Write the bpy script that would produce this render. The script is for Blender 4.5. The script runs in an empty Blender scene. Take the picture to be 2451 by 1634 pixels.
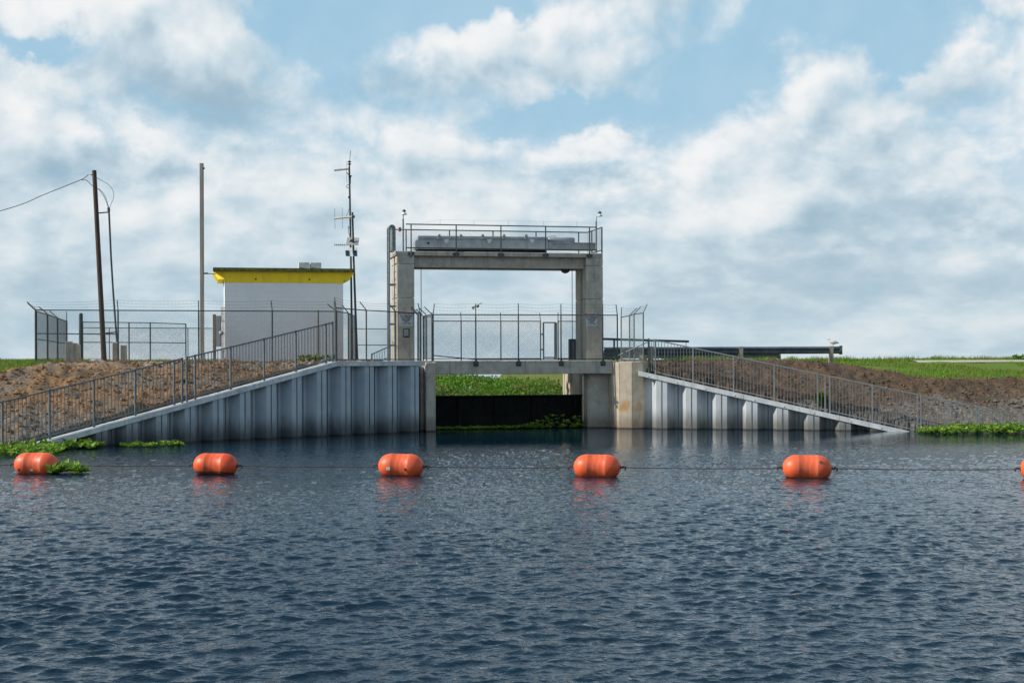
import bpy, math, random
import numpy as np
from mathutils import Vector

# ------------------------------------------------------------------ camera, sky, sun, exposure
random.seed(7); rng = np.random.default_rng(7)
sc = bpy.context.scene
COL = sc.collection
F = 3400.0; EYE = 2.7; ROLL = 0.0035; SUNE = 34.0; SUNA = 12.0
cam_d = bpy.data.cameras.new('camera'); cam = bpy.data.objects.new('camera', cam_d); COL.objects.link(cam)
cam.location = (0, 0, EYE); cam.rotation_euler = (math.pi/2, ROLL, 0)
cam_d.sensor_width = 36; cam_d.lens = 36*F/2451; cam_d.shift_y = 43/2451
cam_d.clip_start = 0.1; cam_d.clip_end = 12000
sc.camera = cam
sc.render.resolution_x = 1024; sc.render.resolution_y = 682
sc.view_settings.view_transform = 'Standard'; sc.view_settings.look = 'None'
sc.view_settings.exposure = 0.0; sc.view_settings.gamma = 1.0

def sunvec():
    a, e = math.radians(SUNA), math.radians(SUNE)
    return Vector((-math.cos(a)*math.cos(e), -math.sin(a)*math.cos(e), math.sin(e)))
SV = sunvec()
sl = bpy.data.lights.new('sun', 'SUN'); sl.energy = 4.9; sl.angle = math.radians(0.6); sl.color = (1, .93, .82)
so = bpy.data.objects.new('sun', sl); COL.objects.link(so)
so.rotation_euler = SV.to_track_quat('Z', 'Y').to_euler(); so.location = (-30, -10, 40)

class NT:
    """tiny node-expression helper"""
    def __init__(s, tree): s.t = tree; s.n = tree.nodes; s.l = tree.links
    def new(s, typ, **kw):
        n = s.n.new(typ)
        for k, v in kw.items(): setattr(n, k, v)
        return n
    def put(s, sock, v):
        if isinstance(v, bpy.types.NodeSocket): s.l.new(v, sock)
        else: sock.default_value = v
    def m(s, op, a, b=0.0, c=None, clamp=False):
        n = s.new('ShaderNodeMath', operation=op, use_clamp=clamp)
        s.put(n.inputs[0], a); s.put(n.inputs[1], b)
        if c is not None: s.put(n.inputs[2], c)
        return n.outputs[0]
    def sstep(s, v, lo, hi, a=0.0, b=1.0):
        n = s.new('ShaderNodeMapRange', interpolation_type='SMOOTHSTEP')
        s.put(n.inputs[0], v); n.inputs[1].default_value = lo; n.inputs[2].default_value = hi
        n.inputs[3].default_value = a; n.inputs[4].default_value = b
        return n.outputs[0]
    def mix(s, f, a, b, blend='MIX'):
        n = s.new('ShaderNodeMix', data_type='RGBA', blend_type=blend)
        s.put(n.inputs[0], f)
        s.put(n.inputs[6], a if isinstance(a, bpy.types.NodeSocket) else (*a, 1))
        s.put(n.inputs[7], b if isinstance(b, bpy.types.NodeSocket) else (*b, 1))
        return n.outputs[2]
    def noise(s, vec, scale, detail=4, rough=.55, dist=0.0):
        n = s.new('ShaderNodeTexNoise'); s.put(n.inputs['Vector'], vec)
        n.inputs['Scale'].default_value = scale; n.inputs['Detail'].default_value = detail
        n.inputs['Roughness'].default_value = rough; n.inputs['Distortion'].default_value = dist
        return n.outputs[0]
    def vec(s, x, y, z):
        n = s.new('ShaderNodeCombineXYZ'); s.put(n.inputs[0], x); s.put(n.inputs[1], y); s.put(n.inputs[2], z)
        return n.outputs[0]
    def sep(s, v):
        n = s.new('ShaderNodeSeparateXYZ'); s.put(n.inputs[0], v); return n.outputs
    def scale(s, v, k):
        n = s.new('ShaderNodeVectorMath', operation='MULTIPLY'); s.put(n.inputs[0], v); n.inputs[1].default_value = k
        return n.outputs[0]

def build_world():
    w = bpy.data.worlds.new('World'); sc.world = w; w.use_nodes = True
    t = NT(w.node_tree); t.n.clear()
    out = t.new('ShaderNodeOutputWorld'); bg = t.new('ShaderNodeBackground'); t.l.new(bg.outputs[0], out.inputs[0])
    bg.inputs[1].default_value = 0.1
    sky = t.new('ShaderNodeTexSky', sky_type='NISHITA', sun_disc=False)
    sky.sun_elevation = math.radians(SUNE); sky.sun_rotation = math.atan2(SV.x, SV.y)
    sky.air_density = 1.0; sky.dust_density = .6; sky.ozone_density = 1.6
    tc = t.new('ShaderNodeTexCoord'); x, y, z = t.sep(tc.outputs['Generated'])
    az = t.m('ARCTAN2', x, y); el = t.m('ARCSINE', z)
    el = t.m('ABSOLUTE', el)
    lg = t.m('LOGARITHM', t.m('ADD', el, .085), math.e)
    def coord(da, de):
        lg2 = t.m('LOGARITHM', t.m('ADD', t.m('ADD', el, de), .085), math.e)
        return t.vec(t.m('ADD', az, da), t.m('MULTIPLY', lg2, .30), 3.7)
    def dens(da, de):
        v = coord(da, de)
        big = t.noise(v, 6.5, 9, .52, .1)
        bil = t.m('ABSOLUTE', t.m('SUBTRACT', t.noise(v, 17, 4, .5, .2), .5))
        return t.m('ADD', big, t.m('MULTIPLY', t.m('SUBTRACT', bil, .09), .55))
    def blob(px, py, rx, ry):                     # a soft region of the real sky: azimuth, elevation (radians)
        a0, e0, ra, re = (px-1225)/3400, (860-py)/3400, rx/3400, ry/3400
        p = t.m('DIVIDE', t.m('SUBTRACT', azw, a0), ra); q = t.m('DIVIDE', t.m('SUBTRACT', elw, e0), re)
        return t.m('EXPONENT', t.m('MULTIPLY', t.m('ADD', t.m('MULTIPLY', p, p), t.m('MULTIPLY', q, q)), -1.0))
    def acc(lst):
        s_ = None
        for (px, py, rx, ry, k) in lst:
            b = t.m('MULTIPLY', blob(px, py, rx, ry), k)
            s_ = b if s_ is None else t.m('ADD', s_, b)
        return s_
    wv = coord(1.3, 0)
    azw = t.m('ADD', az, t.m('MULTIPLY', t.m('SUBTRACT', t.noise(wv, 16, 5, .62), .5), .085))
    elw = t.m('ADD', el, t.m('MULTIPLY', t.m('SUBTRACT', t.noise(t.scale(wv, (1, -1, 2)), 16, 5, .62), .5), .085))
    d0 = dens(0, 0); d1 = dens(-.012, .016); d2 = t.noise(coord(.3, .0), 30, 6, .62)
    gaps = acc([(800, 40, 150, 75, .9), (800, 150, 90, 80, .55), (1080, 12, 220, 50, .95), (1330, 275, 200, 45, .75), (2050, 40, 300, 70, .95), (2150, 130, 170, 60, .6),
                (1790, 180, 90, 90, .6), (130, 165, 120, 40, .7), (0, 150, 40, 80, .5), (2400, 440, 90, 60, .35), (640, 10, 60, 50, .3)])
    D = t.m('SUBTRACT', t.m('ADD', t.m('MULTIPLY', t.m('SUBTRACT', d0, .48), 2.6), .62), t.m('MULTIPLY', gaps, 1.15))
    cover = t.sstep(D, .0, .58, .14, 1)
    cover = t.m('MAXIMUM', cover, t.sstep(el, .07, .20, .93, 0.0))
    cover = t.m('MULTIPLY', cover, t.sstep(el, .255, .44, 1, .20))
    relief = t.m('MULTIPLY', t.m('SUBTRACT', d0, d1), 2.6)
    shade = acc([(480, 250, 230, 60, -.55), (300, 160, 120, 60, -.2), (930, 185, 100, 55, -.55), (1150, 220, 200, 40, -.25), (560, 400, 260, 50, -.35), (60, 500, 150, 60, -.30),
                 (250, 400, 200, 40, -.25), (1400, 470, 240, 35, -.45), (1000, 450, 160, 40, -.2), (1950, 390, 250, 45, -.40), (2200, 520, 320, 40, -.42), (2000, 640, 330, 40, -.32), (1500, 700, 500, 40, -.3), (600, 760, 700, 50, -.28),
                 (2300, 700, 300, 60, -.35), (1700, 90, 150, 60, -.15),
                 (200, 70, 180, 60, .45), (480, 60, 160, 60, .35), (1000, 130, 100, 40, .55), (1330, 70, 220, 50, .50), (130, 250, 150, 40, .55), (330, 330, 160, 30, .4),
                 (1480, 375, 220, 40, .60), (2400, 150, 110, 90, .95), (1860, 235, 90, 50, .60), (1300, 340, 150, 30, .4), (900, 330, 200, 40, .3), (1130, 500, 230, 40, .22), (1750, 520, 240, 35, .25), (2350, 330, 160, 50, .35), (480, 560, 250, 40, .2), (1650, 640, 200, 30, .15)])
    br = t.m('ADD', t.m('ADD', .565, relief), t.m('ADD', t.m('MULTIPLY', shade, .72), t.m('MULTIPLY', t.m('SUBTRACT', d2, .5), .30)))
    br = t.m('ADD', br, t.m('MULTIPLY', t.m('SUBTRACT', d0, .5), -.5))
    br = t.sstep(br, -.1, 1.15)
    cc = t.new('ShaderNodeValToRGB'); t.put(cc.inputs[0], br)
    e = cc.color_ramp.elements; e[0].position = 0; e[0].color = (.34, .49, .60, 1)
    e[1].position = 1; e[1].color = (.90, .91, .915, 1)
    m_ = e.new(.5); m_.color = (.61, .72, .79, 1)
    cloud = t.mix(1.0, cc.outputs[0], (10, 10, 10), 'MULTIPLY')
    hz = t.sstep(el, 0, .13)
    cloud = t.mix(hz, t.mix(.55, cloud, (5.5, 6.7, 7.3)), cloud)
    bl = t.mix(t.sstep(el, .25, .45, .95, .3), sky.outputs[0], (3.3, 5.7, 7.5))
    col = t.mix(cover, bl, cloud)
    t.put(bg.inputs[0], col)
build_world()

# ------------------------------------------------------------------ frames and pixel geometry
CR, SR = math.cos(ROLL), math.sin(ROLL)
def P(px, py, Y):
    u, v = px-1225.5, 860-py
    return Vector(((u*CR+v*SR)/F*Y, Y, EYE+(-u*SR+v*CR)/F*Y))
def zat(px, py, Y): return P(px, py, Y).z
def watery(px, py, z=0.0):                      # point on the plane z seen at a pixel
    u, v = px-1225.5, 860-py
    k = (-u*SR+v*CR)/F
    return P(px, py, (z-EYE)/k)

class Frame:
    """vertical plane frame: s runs along, t runs back from the camera"""
    def __init__(s, ox, oy, dx, dy):
        n = math.hypot(dx, dy); s.o = (ox, oy); s.d = (dx/n, dy/n); s.b = (-dy/n, dx/n)
        if s.b[1] < 0: s.b = (dy/n, -dx/n)
    def pt(s, a, t, z): return Vector((s.o[0]+s.d[0]*a+s.b[0]*t, s.o[1]+s.d[1]*a+s.b[1]*t, z))
    def S(s, px, t=0.0, py=860):                # s coordinate where pixel column meets the plane at depth t
        k = ((px-1225.5)*CR+(860-py)*SR)/F
        x0 = s.o[0]+s.b[0]*t; y0 = s.o[1]+s.b[1]*t
        return (k*y0-x0)/(s.d[0]-k*s.d[1])
    def Z(s, px, py, t=0.0):
        a = s.S(px, t, py); p = s.pt(a, t, 0)
        return zat(px, py, p.y)
    def inv(s, x, y):
        x = x-s.o[0]; y = y-s.o[1]
        return x*s.d[0]+y*s.d[1], x*s.b[0]+y*s.b[1]
YAW = math.radians(12)
G = Frame(-2.875, 53.56, math.cos(YAW), math.sin(YAW))       # the gate structure
WL = Frame(-3.49, 53.06, -.755, -.656)                        # left wing wall, s grows to the left and nearer
WR = Frame(5.24, 54.8, .964, -.265)                           # right wing wall

# ------------------------------------------------------------------ mesh builder
class MB:
    def __init__(s): s.v = []; s.f = []; s.sm = []
    def add(s, vs, fs, smooth=False):
        o = len(s.v); s.v += [tuple(v) for v in vs]; s.f += [tuple(i+o for i in f) for f in fs]; s.sm += [smooth]*len(fs)
    def hexa(s, c):                              # 8 corners: bottom 4 ccw, top 4
        s.add(c, [(0, 3, 2, 1), (4, 5, 6, 7), (0, 1, 5, 4), (1, 2, 6, 5), (2, 3, 7, 6), (3, 0, 4, 7)])
    def fbox(s, fr, a0, a1, t0, t1, z0, z1, z1b=None, z0b=None):
        """z0/z1 at a0, z0b/z1b at a1"""
        if z1b is None: z1b = z1
        if z0b is None: z0b = z0
        s.hexa([fr.pt(a0, t0, z0), fr.pt(a1, t0, z0b), fr.pt(a1, t1, z0b), fr.pt(a0, t1, z0),
                fr.pt(a0, t0, z1), fr.pt(a1, t0, z1b), fr.pt(a1, t1, z1b), fr.pt(a0, t1, z1)])
    def box(s, x0, x1, y0, y1, z0, z1):
        s.hexa([(x0, y0, z0), (x1, y0, z0), (x1, y1, z0), (x0, y1, z0), (x0, y0, z1), (x1, y0, z1), (x1, y1, z1), (x0, y1, z1)])
    def prism(s, poly, z0, z1):                  # vertical prism over plan polygon
        n = len(poly); vs = [(p[0], p[1], z0) for p in poly]+[(p[0], p[1], z1) for p in poly]
        fs = [tuple(range(n-1, -1, -1)), tuple(range(n, 2*n))]+[(i, (i+1) % n, n+(i+1) % n, n+i) for i in range(n)]
        s.add(vs, fs)
    def fprism(s, fr, prof, a0, a1):             # profile (t,z) swept along s
        n = len(prof); vs = [fr.pt(a0, p[0], p[1]) for p in prof]+[fr.pt(a1, p[0], p[1]) for p in prof]
        fs = [tuple(range(n-1, -1, -1)), tuple(range(n, 2*n))]+[(i, (i+1) % n, n+(i+1) % n, n+i) for i in range(n)]
        s.add(vs, fs)
    def face_prism(s, fr, prof, t0, t1):         # profile (s,z) swept in depth
        n = len(prof); vs = [fr.pt(p[0], t0, p[1]) for p in prof]+[fr.pt(p[0], t1, p[1]) for p in prof]
        fs = [tuple(range(n)), tuple(range(2*n-1, n-1, -1))]+[((i+1) % n, i, n+i, n+(i+1) % n) for i in range(n)]
        s.add(vs, fs)
    def tube(s, pts, r, n=8, r1=None, smooth=True):
        pts = [Vector(p) for p in pts]; m = len(pts)
        if m < 2: return
        vs = []; up = Vector((0, 0, 1))
        d0 = (pts[1]-pts[0]).normalized()
        a = d0.cross(up)
        if a.length < .1: a = d0.cross(Vector((1, 0, 0)))
        a.normalize()
        for i in range(m):
            d = (pts[min(i+1, m-1)]-pts[max(i-1, 0)]).normalized()
            a = (a-d*a.dot(d)).normalized(); b = d.cross(a)
            rr = r if r1 is None else r+(r1-r)*i/(m-1)
            for k in range(n):
                th = 2*math.pi*(k+.5)/n
                vs.append(pts[i]+a*math.cos(th)*rr+b*math.sin(th)*rr)
        fs = []
        for i in range(m-1):
            for k in range(n):
                k2 = (k+1) % n
                fs.append((i*n+k, i*n+k2, (i+1)*n+k2, (i+1)*n+k))
        s.add(vs, fs, smooth and n > 4)
        s.add(vs[:n], [tuple(range(n-1, -1, -1))]); s.add(vs[-n:], [tuple(range(n))])
    def lathe(s, c, axis, prof, n=24, smooth=True):   # prof: (dist along axis, radius)
        c = Vector(c); ax = Vector(axis).normalized(); a = ax.cross(Vector((0, 0, 1)))
        if a.length < .1: a = ax.cross(Vector((1, 0, 0)))
        a.normalize(); b = ax.cross(a); vs = []
        for h, r in prof:
            for k in range(n):
                th = 2*math.pi*k/n; vs.append(c+ax*h+a*(math.cos(th)*r)+b*(math.sin(th)*r))
        fs = [(i*n+k, i*n+(k+1) % n, (i+1)*n+(k+1) % n, (i+1)*n+k) for i in range(len(prof)-1) for k in range(n)]
        s.add(vs, fs, smooth)
        s.add(vs[:n], [tuple(range(n-1, -1, -1))]); s.add(vs[-n:], [tuple(range(n))])
    def build(s, name, mat, parent=None, bevel=0, loc=None):
        me = bpy.data.meshes.new(name)
        off = Vector((0, 0, 0))
        if parent is not None: off = wloc(parent)
        elif loc is not None: off = Vector(loc)
        elif s.v:
            a = np.array(s.v); mn = a.min(0); mx = a.max(0); off = Vector(((mn[0]+mx[0])/2, (mn[1]+mx[1])/2, mn[2]))
        if parent is not None and loc is not None: off = Vector(loc)
        vs = (np.array(s.v, dtype=float).reshape(-1, 3)-np.array(off)).tolist()
        me.from_pydata(vs, [], s.f); me.update()
        me.polygons.foreach_set('use_smooth', s.sm)
        if mat: me.materials.append(mat)
        o = bpy.data.objects.new(name, me); COL.objects.link(o)
        if parent is not None:
            o.parent = parent; o.location = (off-wloc(parent)) if loc is not None else (0, 0, 0)
            WLOC[o.name] = off
        else: o.location = off; WLOC[o.name] = off
        import bmesh
        bm = bmesh.new(); bm.from_mesh(me); bmesh.ops.recalc_face_normals(bm, faces=bm.faces); bm.to_mesh(me); bm.free()
        if bevel:
            b = o.modifiers.new('bevel', 'BEVEL'); b.width = bevel; b.segments = 2; b.limit_method = 'ANGLE'
        return o
WLOC = {}
def wloc(o): return WLOC[o.name]
def empty(name, loc, label, cat, group=None):
    o = bpy.data.objects.new(name, None); COL.objects.link(o); o.location = loc; o.empty_display_size = .2
    WLOC[o.name] = Vector(loc); tag(o, label, cat, group); return o
def tag(o, label, cat, group=None, kind=None):
    if label: o['label'] = label
    if cat: o['category'] = cat
    if group: o['group'] = group
    if kind: o['kind'] = kind
    return o

# ------------------------------------------------------------------ materials
def material(name, c1, c2=None, rough=.7, metal=0.0, nscale=6, contrast=(.35, .65), bump=.0, bscale=40, stretch=(1, 1, 1), streak=None, obj=False, fn=None, spec=.5):
    m = bpy.data.materials.new(name); m.use_nodes = True; t = NT(m.node_tree)
    b = t.n['Principled BSDF']; b.inputs['Roughness'].default_value = rough; b.inputs['Metallic'].default_value = metal
    b.inputs['Specular IOR Level'].default_value = spec
    if obj: pos = t.new('ShaderNodeTexCoord').outputs['Object']
    else: pos = t.new('ShaderNodeNewGeometry').outputs['Position']
    c2 = c2 or tuple(x*.8 for x in c1)
    vp = t.scale(pos, stretch)
    col = t.mix(t.sstep(t.noise(vp, nscale, 6, .6), *contrast), c1, c2)
    if streak:                                    # rain streaks: (colour, amount)
        sn = t.sstep(t.noise(t.scale(pos, (7, 7, .45)), 1.0, 5, .65), .5, .72)
        col = t.mix(t.m('MULTIPLY', sn, streak[1]), col, streak[0])
    if fn: col = fn(t, pos, col, b)
    t.put(b.inputs['Base Color'], col)
    if bump:
        bn = t.new('ShaderNodeBump'); bn.inputs['Strength'].default_value = bump; bn.inputs['Distance'].default_value = .02
        t.put(bn.inputs['Height'], t.noise(vp, bscale, 5, .65)); t.l.new(bn.outputs[0], b.inputs['Normal'])
    return m

def waterstain(t, pos, col, b, tone=(.07, .06, .045), top=.62, amt=.75):
    x, y, z = t.sep(pos)
    zz = t.m('ADD', z, t.m('MULTIPLY', t.m('SUBTRACT', t.noise(t.scale(pos, (2.2, 2.2, .8)), 1.6, 4, .6), .5), .55))
    f = t.m('MULTIPLY', t.sstep(zz, top, .05, 0, 1), amt)
    col = t.mix(f, col, tone)
    line = t.m('MULTIPLY', t.sstep(z, .07, .02, 0, 1), .8)
    return t.mix(line, col, (.02, .022, .015))
def concrete_fn(t, pos, col, b):
    col = waterstain(t, pos, col, b, (.13, .095, .085), .75, .7)
    blot = t.sstep(t.noise(pos, 1.7, 8, .75), .5, .7)
    return t.mix(t.m('MULTIPLY', blot, .45), col, (.15, .15, .135))
CONC = material('concrete', (.50, .465, .39), (.39, .365, .315), .9, nscale=3, bump=.35, bscale=30, streak=((.12, .12, .105), .5), fn=concrete_fn)
def conc_rust_fn(t, pos, col, b):
    col = waterstain(t, pos, col, b, (.17, .11, .085), .7, .7)
    x, y, z = t.sep(pos)
    band = t.m('MULTIPLY', t.sstep(z, .55, .8, 0, 1), t.sstep(z, 1.2, .95, 0, 1))
    r = t.m('MULTIPLY', band, t.sstep(t.noise(t.scale(pos, (3, 3, .8)), 1.4, 4, .6), .47, .6))
    return t.mix(t.m('MULTIPLY', r, .75), col, (.42, .21, .055))
CONCR = material('pale_stained_concrete', (.52, .46, .35), (.42, .37, .29), .9, nscale=3, bump=.35, bscale=30, streak=((.24, .19, .12), .5), fn=conc_rust_fn)
GALV = material('galvanised_steel', (.20, .225, .235), (.14, .16, .17), .5, .45, nscale=9)
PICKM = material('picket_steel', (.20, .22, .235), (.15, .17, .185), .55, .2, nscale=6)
PICKD = material('shaded_picket_steel', (.155, .18, .195), (.11, .13, .145), .55, .25, nscale=6)  # darker copy of the picket colour, shade painted in for the left railings
GALVD = material('weathered_dark_steel', (.07, .09, .095), (.045, .055, .06), .55, .4, nscale=9)
FENCEM = material('fence_steel', (.11, .13, .135), (.07, .085, .09), .55, .4, nscale=5)
WIREM = material('fence_wire', (.11, .13, .14), (.07, .09, .10), .5, .5, nscale=5)
RUSTY = material('rust_brown_steel', (.115, .085, .07), (.07, .05, .045), .7, .2, nscale=7)
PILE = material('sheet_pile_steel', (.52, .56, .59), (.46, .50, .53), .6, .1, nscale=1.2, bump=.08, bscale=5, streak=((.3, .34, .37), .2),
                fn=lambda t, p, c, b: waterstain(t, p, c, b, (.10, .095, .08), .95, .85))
PILEL = material('shaded_sheet_pile_steel', (.42, .49, .54), (.35, .42, .475), .6, .1, nscale=1.2, bump=.08, bscale=5, streak=((.14, .18, .21), .25),  # shade of the left wall put into a darker, bluer pile colour
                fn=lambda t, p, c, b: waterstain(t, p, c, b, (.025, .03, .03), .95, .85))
SEAM = material('dark_seam', (.07, .085, .095), None, .8)
CAPM = material('pile_cap_steel', (.60, .64, .66), (.45, .49, .52), .6, .1, nscale=3, bump=.1, bscale=20, streak=((.22, .22, .2), .4))
WOOD = material('weathered_wood', (.085, .06, .045), (.05, .035, .027), .9, nscale=3, stretch=(8, 8, .6), bump=.4, bscale=12)
WOODP = material('grey_brown_timber', (.24, .20, .15), (.15, .12, .09), .9, nscale=4, stretch=(8, 8, .6), bump=.3, bscale=12)
POLEM = material('tan_steel_pole', (.30, .27, .24), (.2, .185, .17), .6, .2, nscale=2, stretch=(4, 4, .4))
def block_fn(t, pos, col, b):
    s_, tt = None, None
    x, y, z = t.sep(pos)
    al = t.m('ADD', t.m('MULTIPLY', x, G.d[0]), t.m('MULTIPLY', y, G.d[1]))
    br = t.new('ShaderNodeTexBrick'); t.put(br.inputs['Vector'], t.vec(al, z, 0))
    br.inputs['Scale'].default_value = 1; br.inputs['Brick Width'].default_value = .4; br.inputs['Row Height'].default_value = .2
    br.inputs['Mortar Size'].default_value = .008; br.inputs['Mortar Smooth'].default_value = .4
    bn = t.new('ShaderNodeBump'); bn.inputs['Strength'].default_value = .3; bn.inputs['Distance'].default_value = .004; bn.invert = True
    t.put(bn.inputs['Height'], br.outputs['Fac']); t.l.new(bn.outputs[0], b.inputs['Normal'])
    return t.mix(t.m('MULTIPLY', br.outputs['Fac'], .12), col, (.33, .36, .38))
SHEDW = material('white_painted_block', (.84, .87, .88), (.79, .82, .84), .7, nscale=.8, fn=block_fn)
YEL = material('yellow_paint', (.95, .72, .006), (.86, .64, .008), .55, nscale=4, streak=((.45, .33, .02), .25))
MOSS = material('mossy_roof_edge', (.20, .21, .05), (.09, .10, .04), .95, nscale=9, bump=.5, bscale=40)
WHITE = material('white_paint', (.72, .72, .70), (.6, .6, .58), .5, nscale=5)
OFFW = material('sign_white', (.62, .64, .65), (.52, .54, .55), .6, nscale=12)
REDL = material('sign_red', (.42, .03, .05), None, .6)
BLKL = material('sign_black', (.03, .04, .045), None, .6)
ORB = material('orange_paint', (.55, .12, .02), None, .5)
GREYP = material('machine_grey_paint', (.33, .365, .39), (.24, .27, .29), .5, .1, nscale=3, streak=((.16, .17, .17), .4))
MACH = material('hoist_grey_paint', (.40, .43, .45), (.30, .33, .35), .5, .1, nscale=2.5, streak=((.2, .2, .19), .4))
BLACK = material('black_rubber', (.012, .013, .014), None, .6)
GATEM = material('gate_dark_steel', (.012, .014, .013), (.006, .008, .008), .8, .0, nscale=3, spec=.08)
GLASSB = material('solar_blue', (.008, .05, .085), None, .2)
CREAM = material('cream_boom', (.75, .68, .52), None, .5)
CABLE = material('cable_black', (.02, .02, .022), None, .6)
ROPE = material('float_line_cable', (.06, .055, .05), None, .8)
GUARD = material('galvanised_guardrail', (.17, .20, .22), (.11, .135, .15), .45, .45, nscale=2)
GPOST = material('guardrail_post', (.36, .32, .25), (.25, .22, .18), .9, nscale=6)
BIRDW = material('white_feathers', (.8, .8, .78), None, .8)
BEAK = material('beak_yellow', (.5, .3, .05), None, .6)
SAND = material('pale_shell_road', (.50, .46, .37), (.4, .37, .3), .95, nscale=8)

def leafmat(name, c1, c2, c3):
    m = bpy.data.materials.new(name); m.use_nodes = True; t = NT(m.node_tree); b = t.n['Principled BSDF']
    g = t.new('ShaderNodeNewGeometry'); r = g.outputs['Random Per Island']
    col = t.mix(t.sstep(r, 0, 1), c1, c2)
    col = t.mix(t.sstep(t.noise(g.outputs['Position'], .7, 3), .45, .65), col, c3)
    t.put(b.inputs['Base Color'], col); b.inputs['Roughness'].default_value = .5
    b.inputs['Specular IOR Level'].default_value = .12
    tr = t.new('ShaderNodeBsdfTranslucent'); t.put(tr.inputs[0], col)
    mx = t.new('ShaderNodeMixShader'); mx.inputs[0].default_value = .35
    out = t.n['Material Output']; t.l.new(b.outputs[0], mx.inputs[1]); t.l.new(tr.outputs[0], mx.inputs[2]); t.l.new(mx.outputs[0], out.inputs[0])
    return m
GRASS = leafmat('grass_blades', (.09, .20, .018), (.19, .29, .045), (.20, .19, .06))
FLOAT = leafmat('water_lettuce_leaf', (.12, .27, .03), (.36, .50, .10), (.20, .34, .05))
MARSH = leafmat('marsh_leaf', (.06, .19, .02), (.19, .36, .045), (.22, .27, .07))
DRY = leafmat('dry_grass', (.22, .13, .06), (.15, .08, .04), (.25, .17, .08))

# ------------------------------------------------------------------ numpy noise
def vnoise(x, y, seed=0):
    xi = np.floor(x).astype(np.int64); yi = np.floor(y).astype(np.int64); xf = x-xi; yf = y-yi
    def h(a, b):
        n = (a*374761393+b*668265263+seed*1442695041) & 0xffffffff
        n = ((n ^ (n >> 13))*1274126177) & 0xffffffff
        return ((n ^ (n >> 16)) & 0xffff)/65535.0
    u = xf*xf*(3-2*xf); v = yf*yf*(3-2*yf)
    return (h(xi, yi)*(1-u)+h(xi+1, yi)*u)*(1-v)+(h(xi, yi+1)*(1-u)+h(xi+1, yi+1)*u)*v
def fbm(x, y, oct=4, seed=0, rough=.5):
    s = 0; a = 1; n = 0
    for i in range(oct):
        s = s+a*vnoise(x*2**i+13.7*i, y*2**i-7.1*i, seed+i); n += a; a *= rough
    return s/n
def ss(v, lo, hi):
    q = np.clip((v-lo)/(hi-lo), 0, 1); return q*q*(3-2*q)

# ------------------------------------------------------------------ ground
S_R = G.S(1406, .9)                              # right side of the gate bay
def ground_z(x, y, lumps=True):
    s, t = G.inv(x, y)
    k = ss(s, -3, 6)
    tc = -2.14*(1-k)+.58*k                        # crest of the levee front slope
    zf = 2.62+.465*np.minimum(0, t-tc)
    kr = ss(s, 15.0, 20.5); kl = ss(-s, 12.9, 16.0)
    bench = 2.64-.78*kr-.36*kl
    tb = tc-(2.62-bench)/.465
    zb = bench+np.maximum(0, t-tb)*(.062*kr+.085*kl)
    zb = np.minimum(zb, 2.62-.07*kr+.24*kl)
    z = np.minimum(zf, zb)
    back = 2.62-.35*np.maximum(0, t-26)
    z = np.minimum(z, np.maximum(back, -1.5))
    soil = soilmask(x, y, s, t, tb)
    if lumps:
        b1 = np.abs(fbm(x*2.1, y*2.1, 4, 5)-.5)*2; b2 = fbm(x*5, y*5, 4, 9, .62)-.5
        amp = np.where(t < tb+1.2, 1.0, .25)*soil+.15
        b3 = np.maximum(0, fbm(x*1.3, y*1.3, 3, 15)-.52)*.9
        z = z+amp*(b1*.13-.04+b2*.13+b3*.28)+(fbm(x*.35, y*.35, 3, 3)-.5)*.16*np.where(t > tb-1, 1, .3)
        # foot of the bank is smoother mud and pebbles
    return z
def soilmask(x, y, s, t, tb):
    n = (fbm(x*.8, y*.8, 4, 21)-.5)*2.4
    front = ss(tb+.25+n*.5-t, -.5, .3)
    mid = ss(n*.6+17.0-s-(t-tb)*-.05, -.6, .6)*ss(n*.4+s+14.1, -.5, .5)
    plate = mid*ss(9+n-t, -1, 1)
    return np.clip(np.maximum(front, plate), 0, 1)
def land_mask(x, y):
    s, t = G.inv(x, y)
    dl = (x-WL.o[0])*WL.b[0]+(y-WL.o[1])*WL.b[1]; dr = (x-WR.o[0])*WR.b[0]+(y-WR.o[1])*WR.b[1]
    return ((s < -.7) & (dl > .46)) | ((s > S_R+.5) & (dr > .46) & (s > 8.2))
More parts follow.
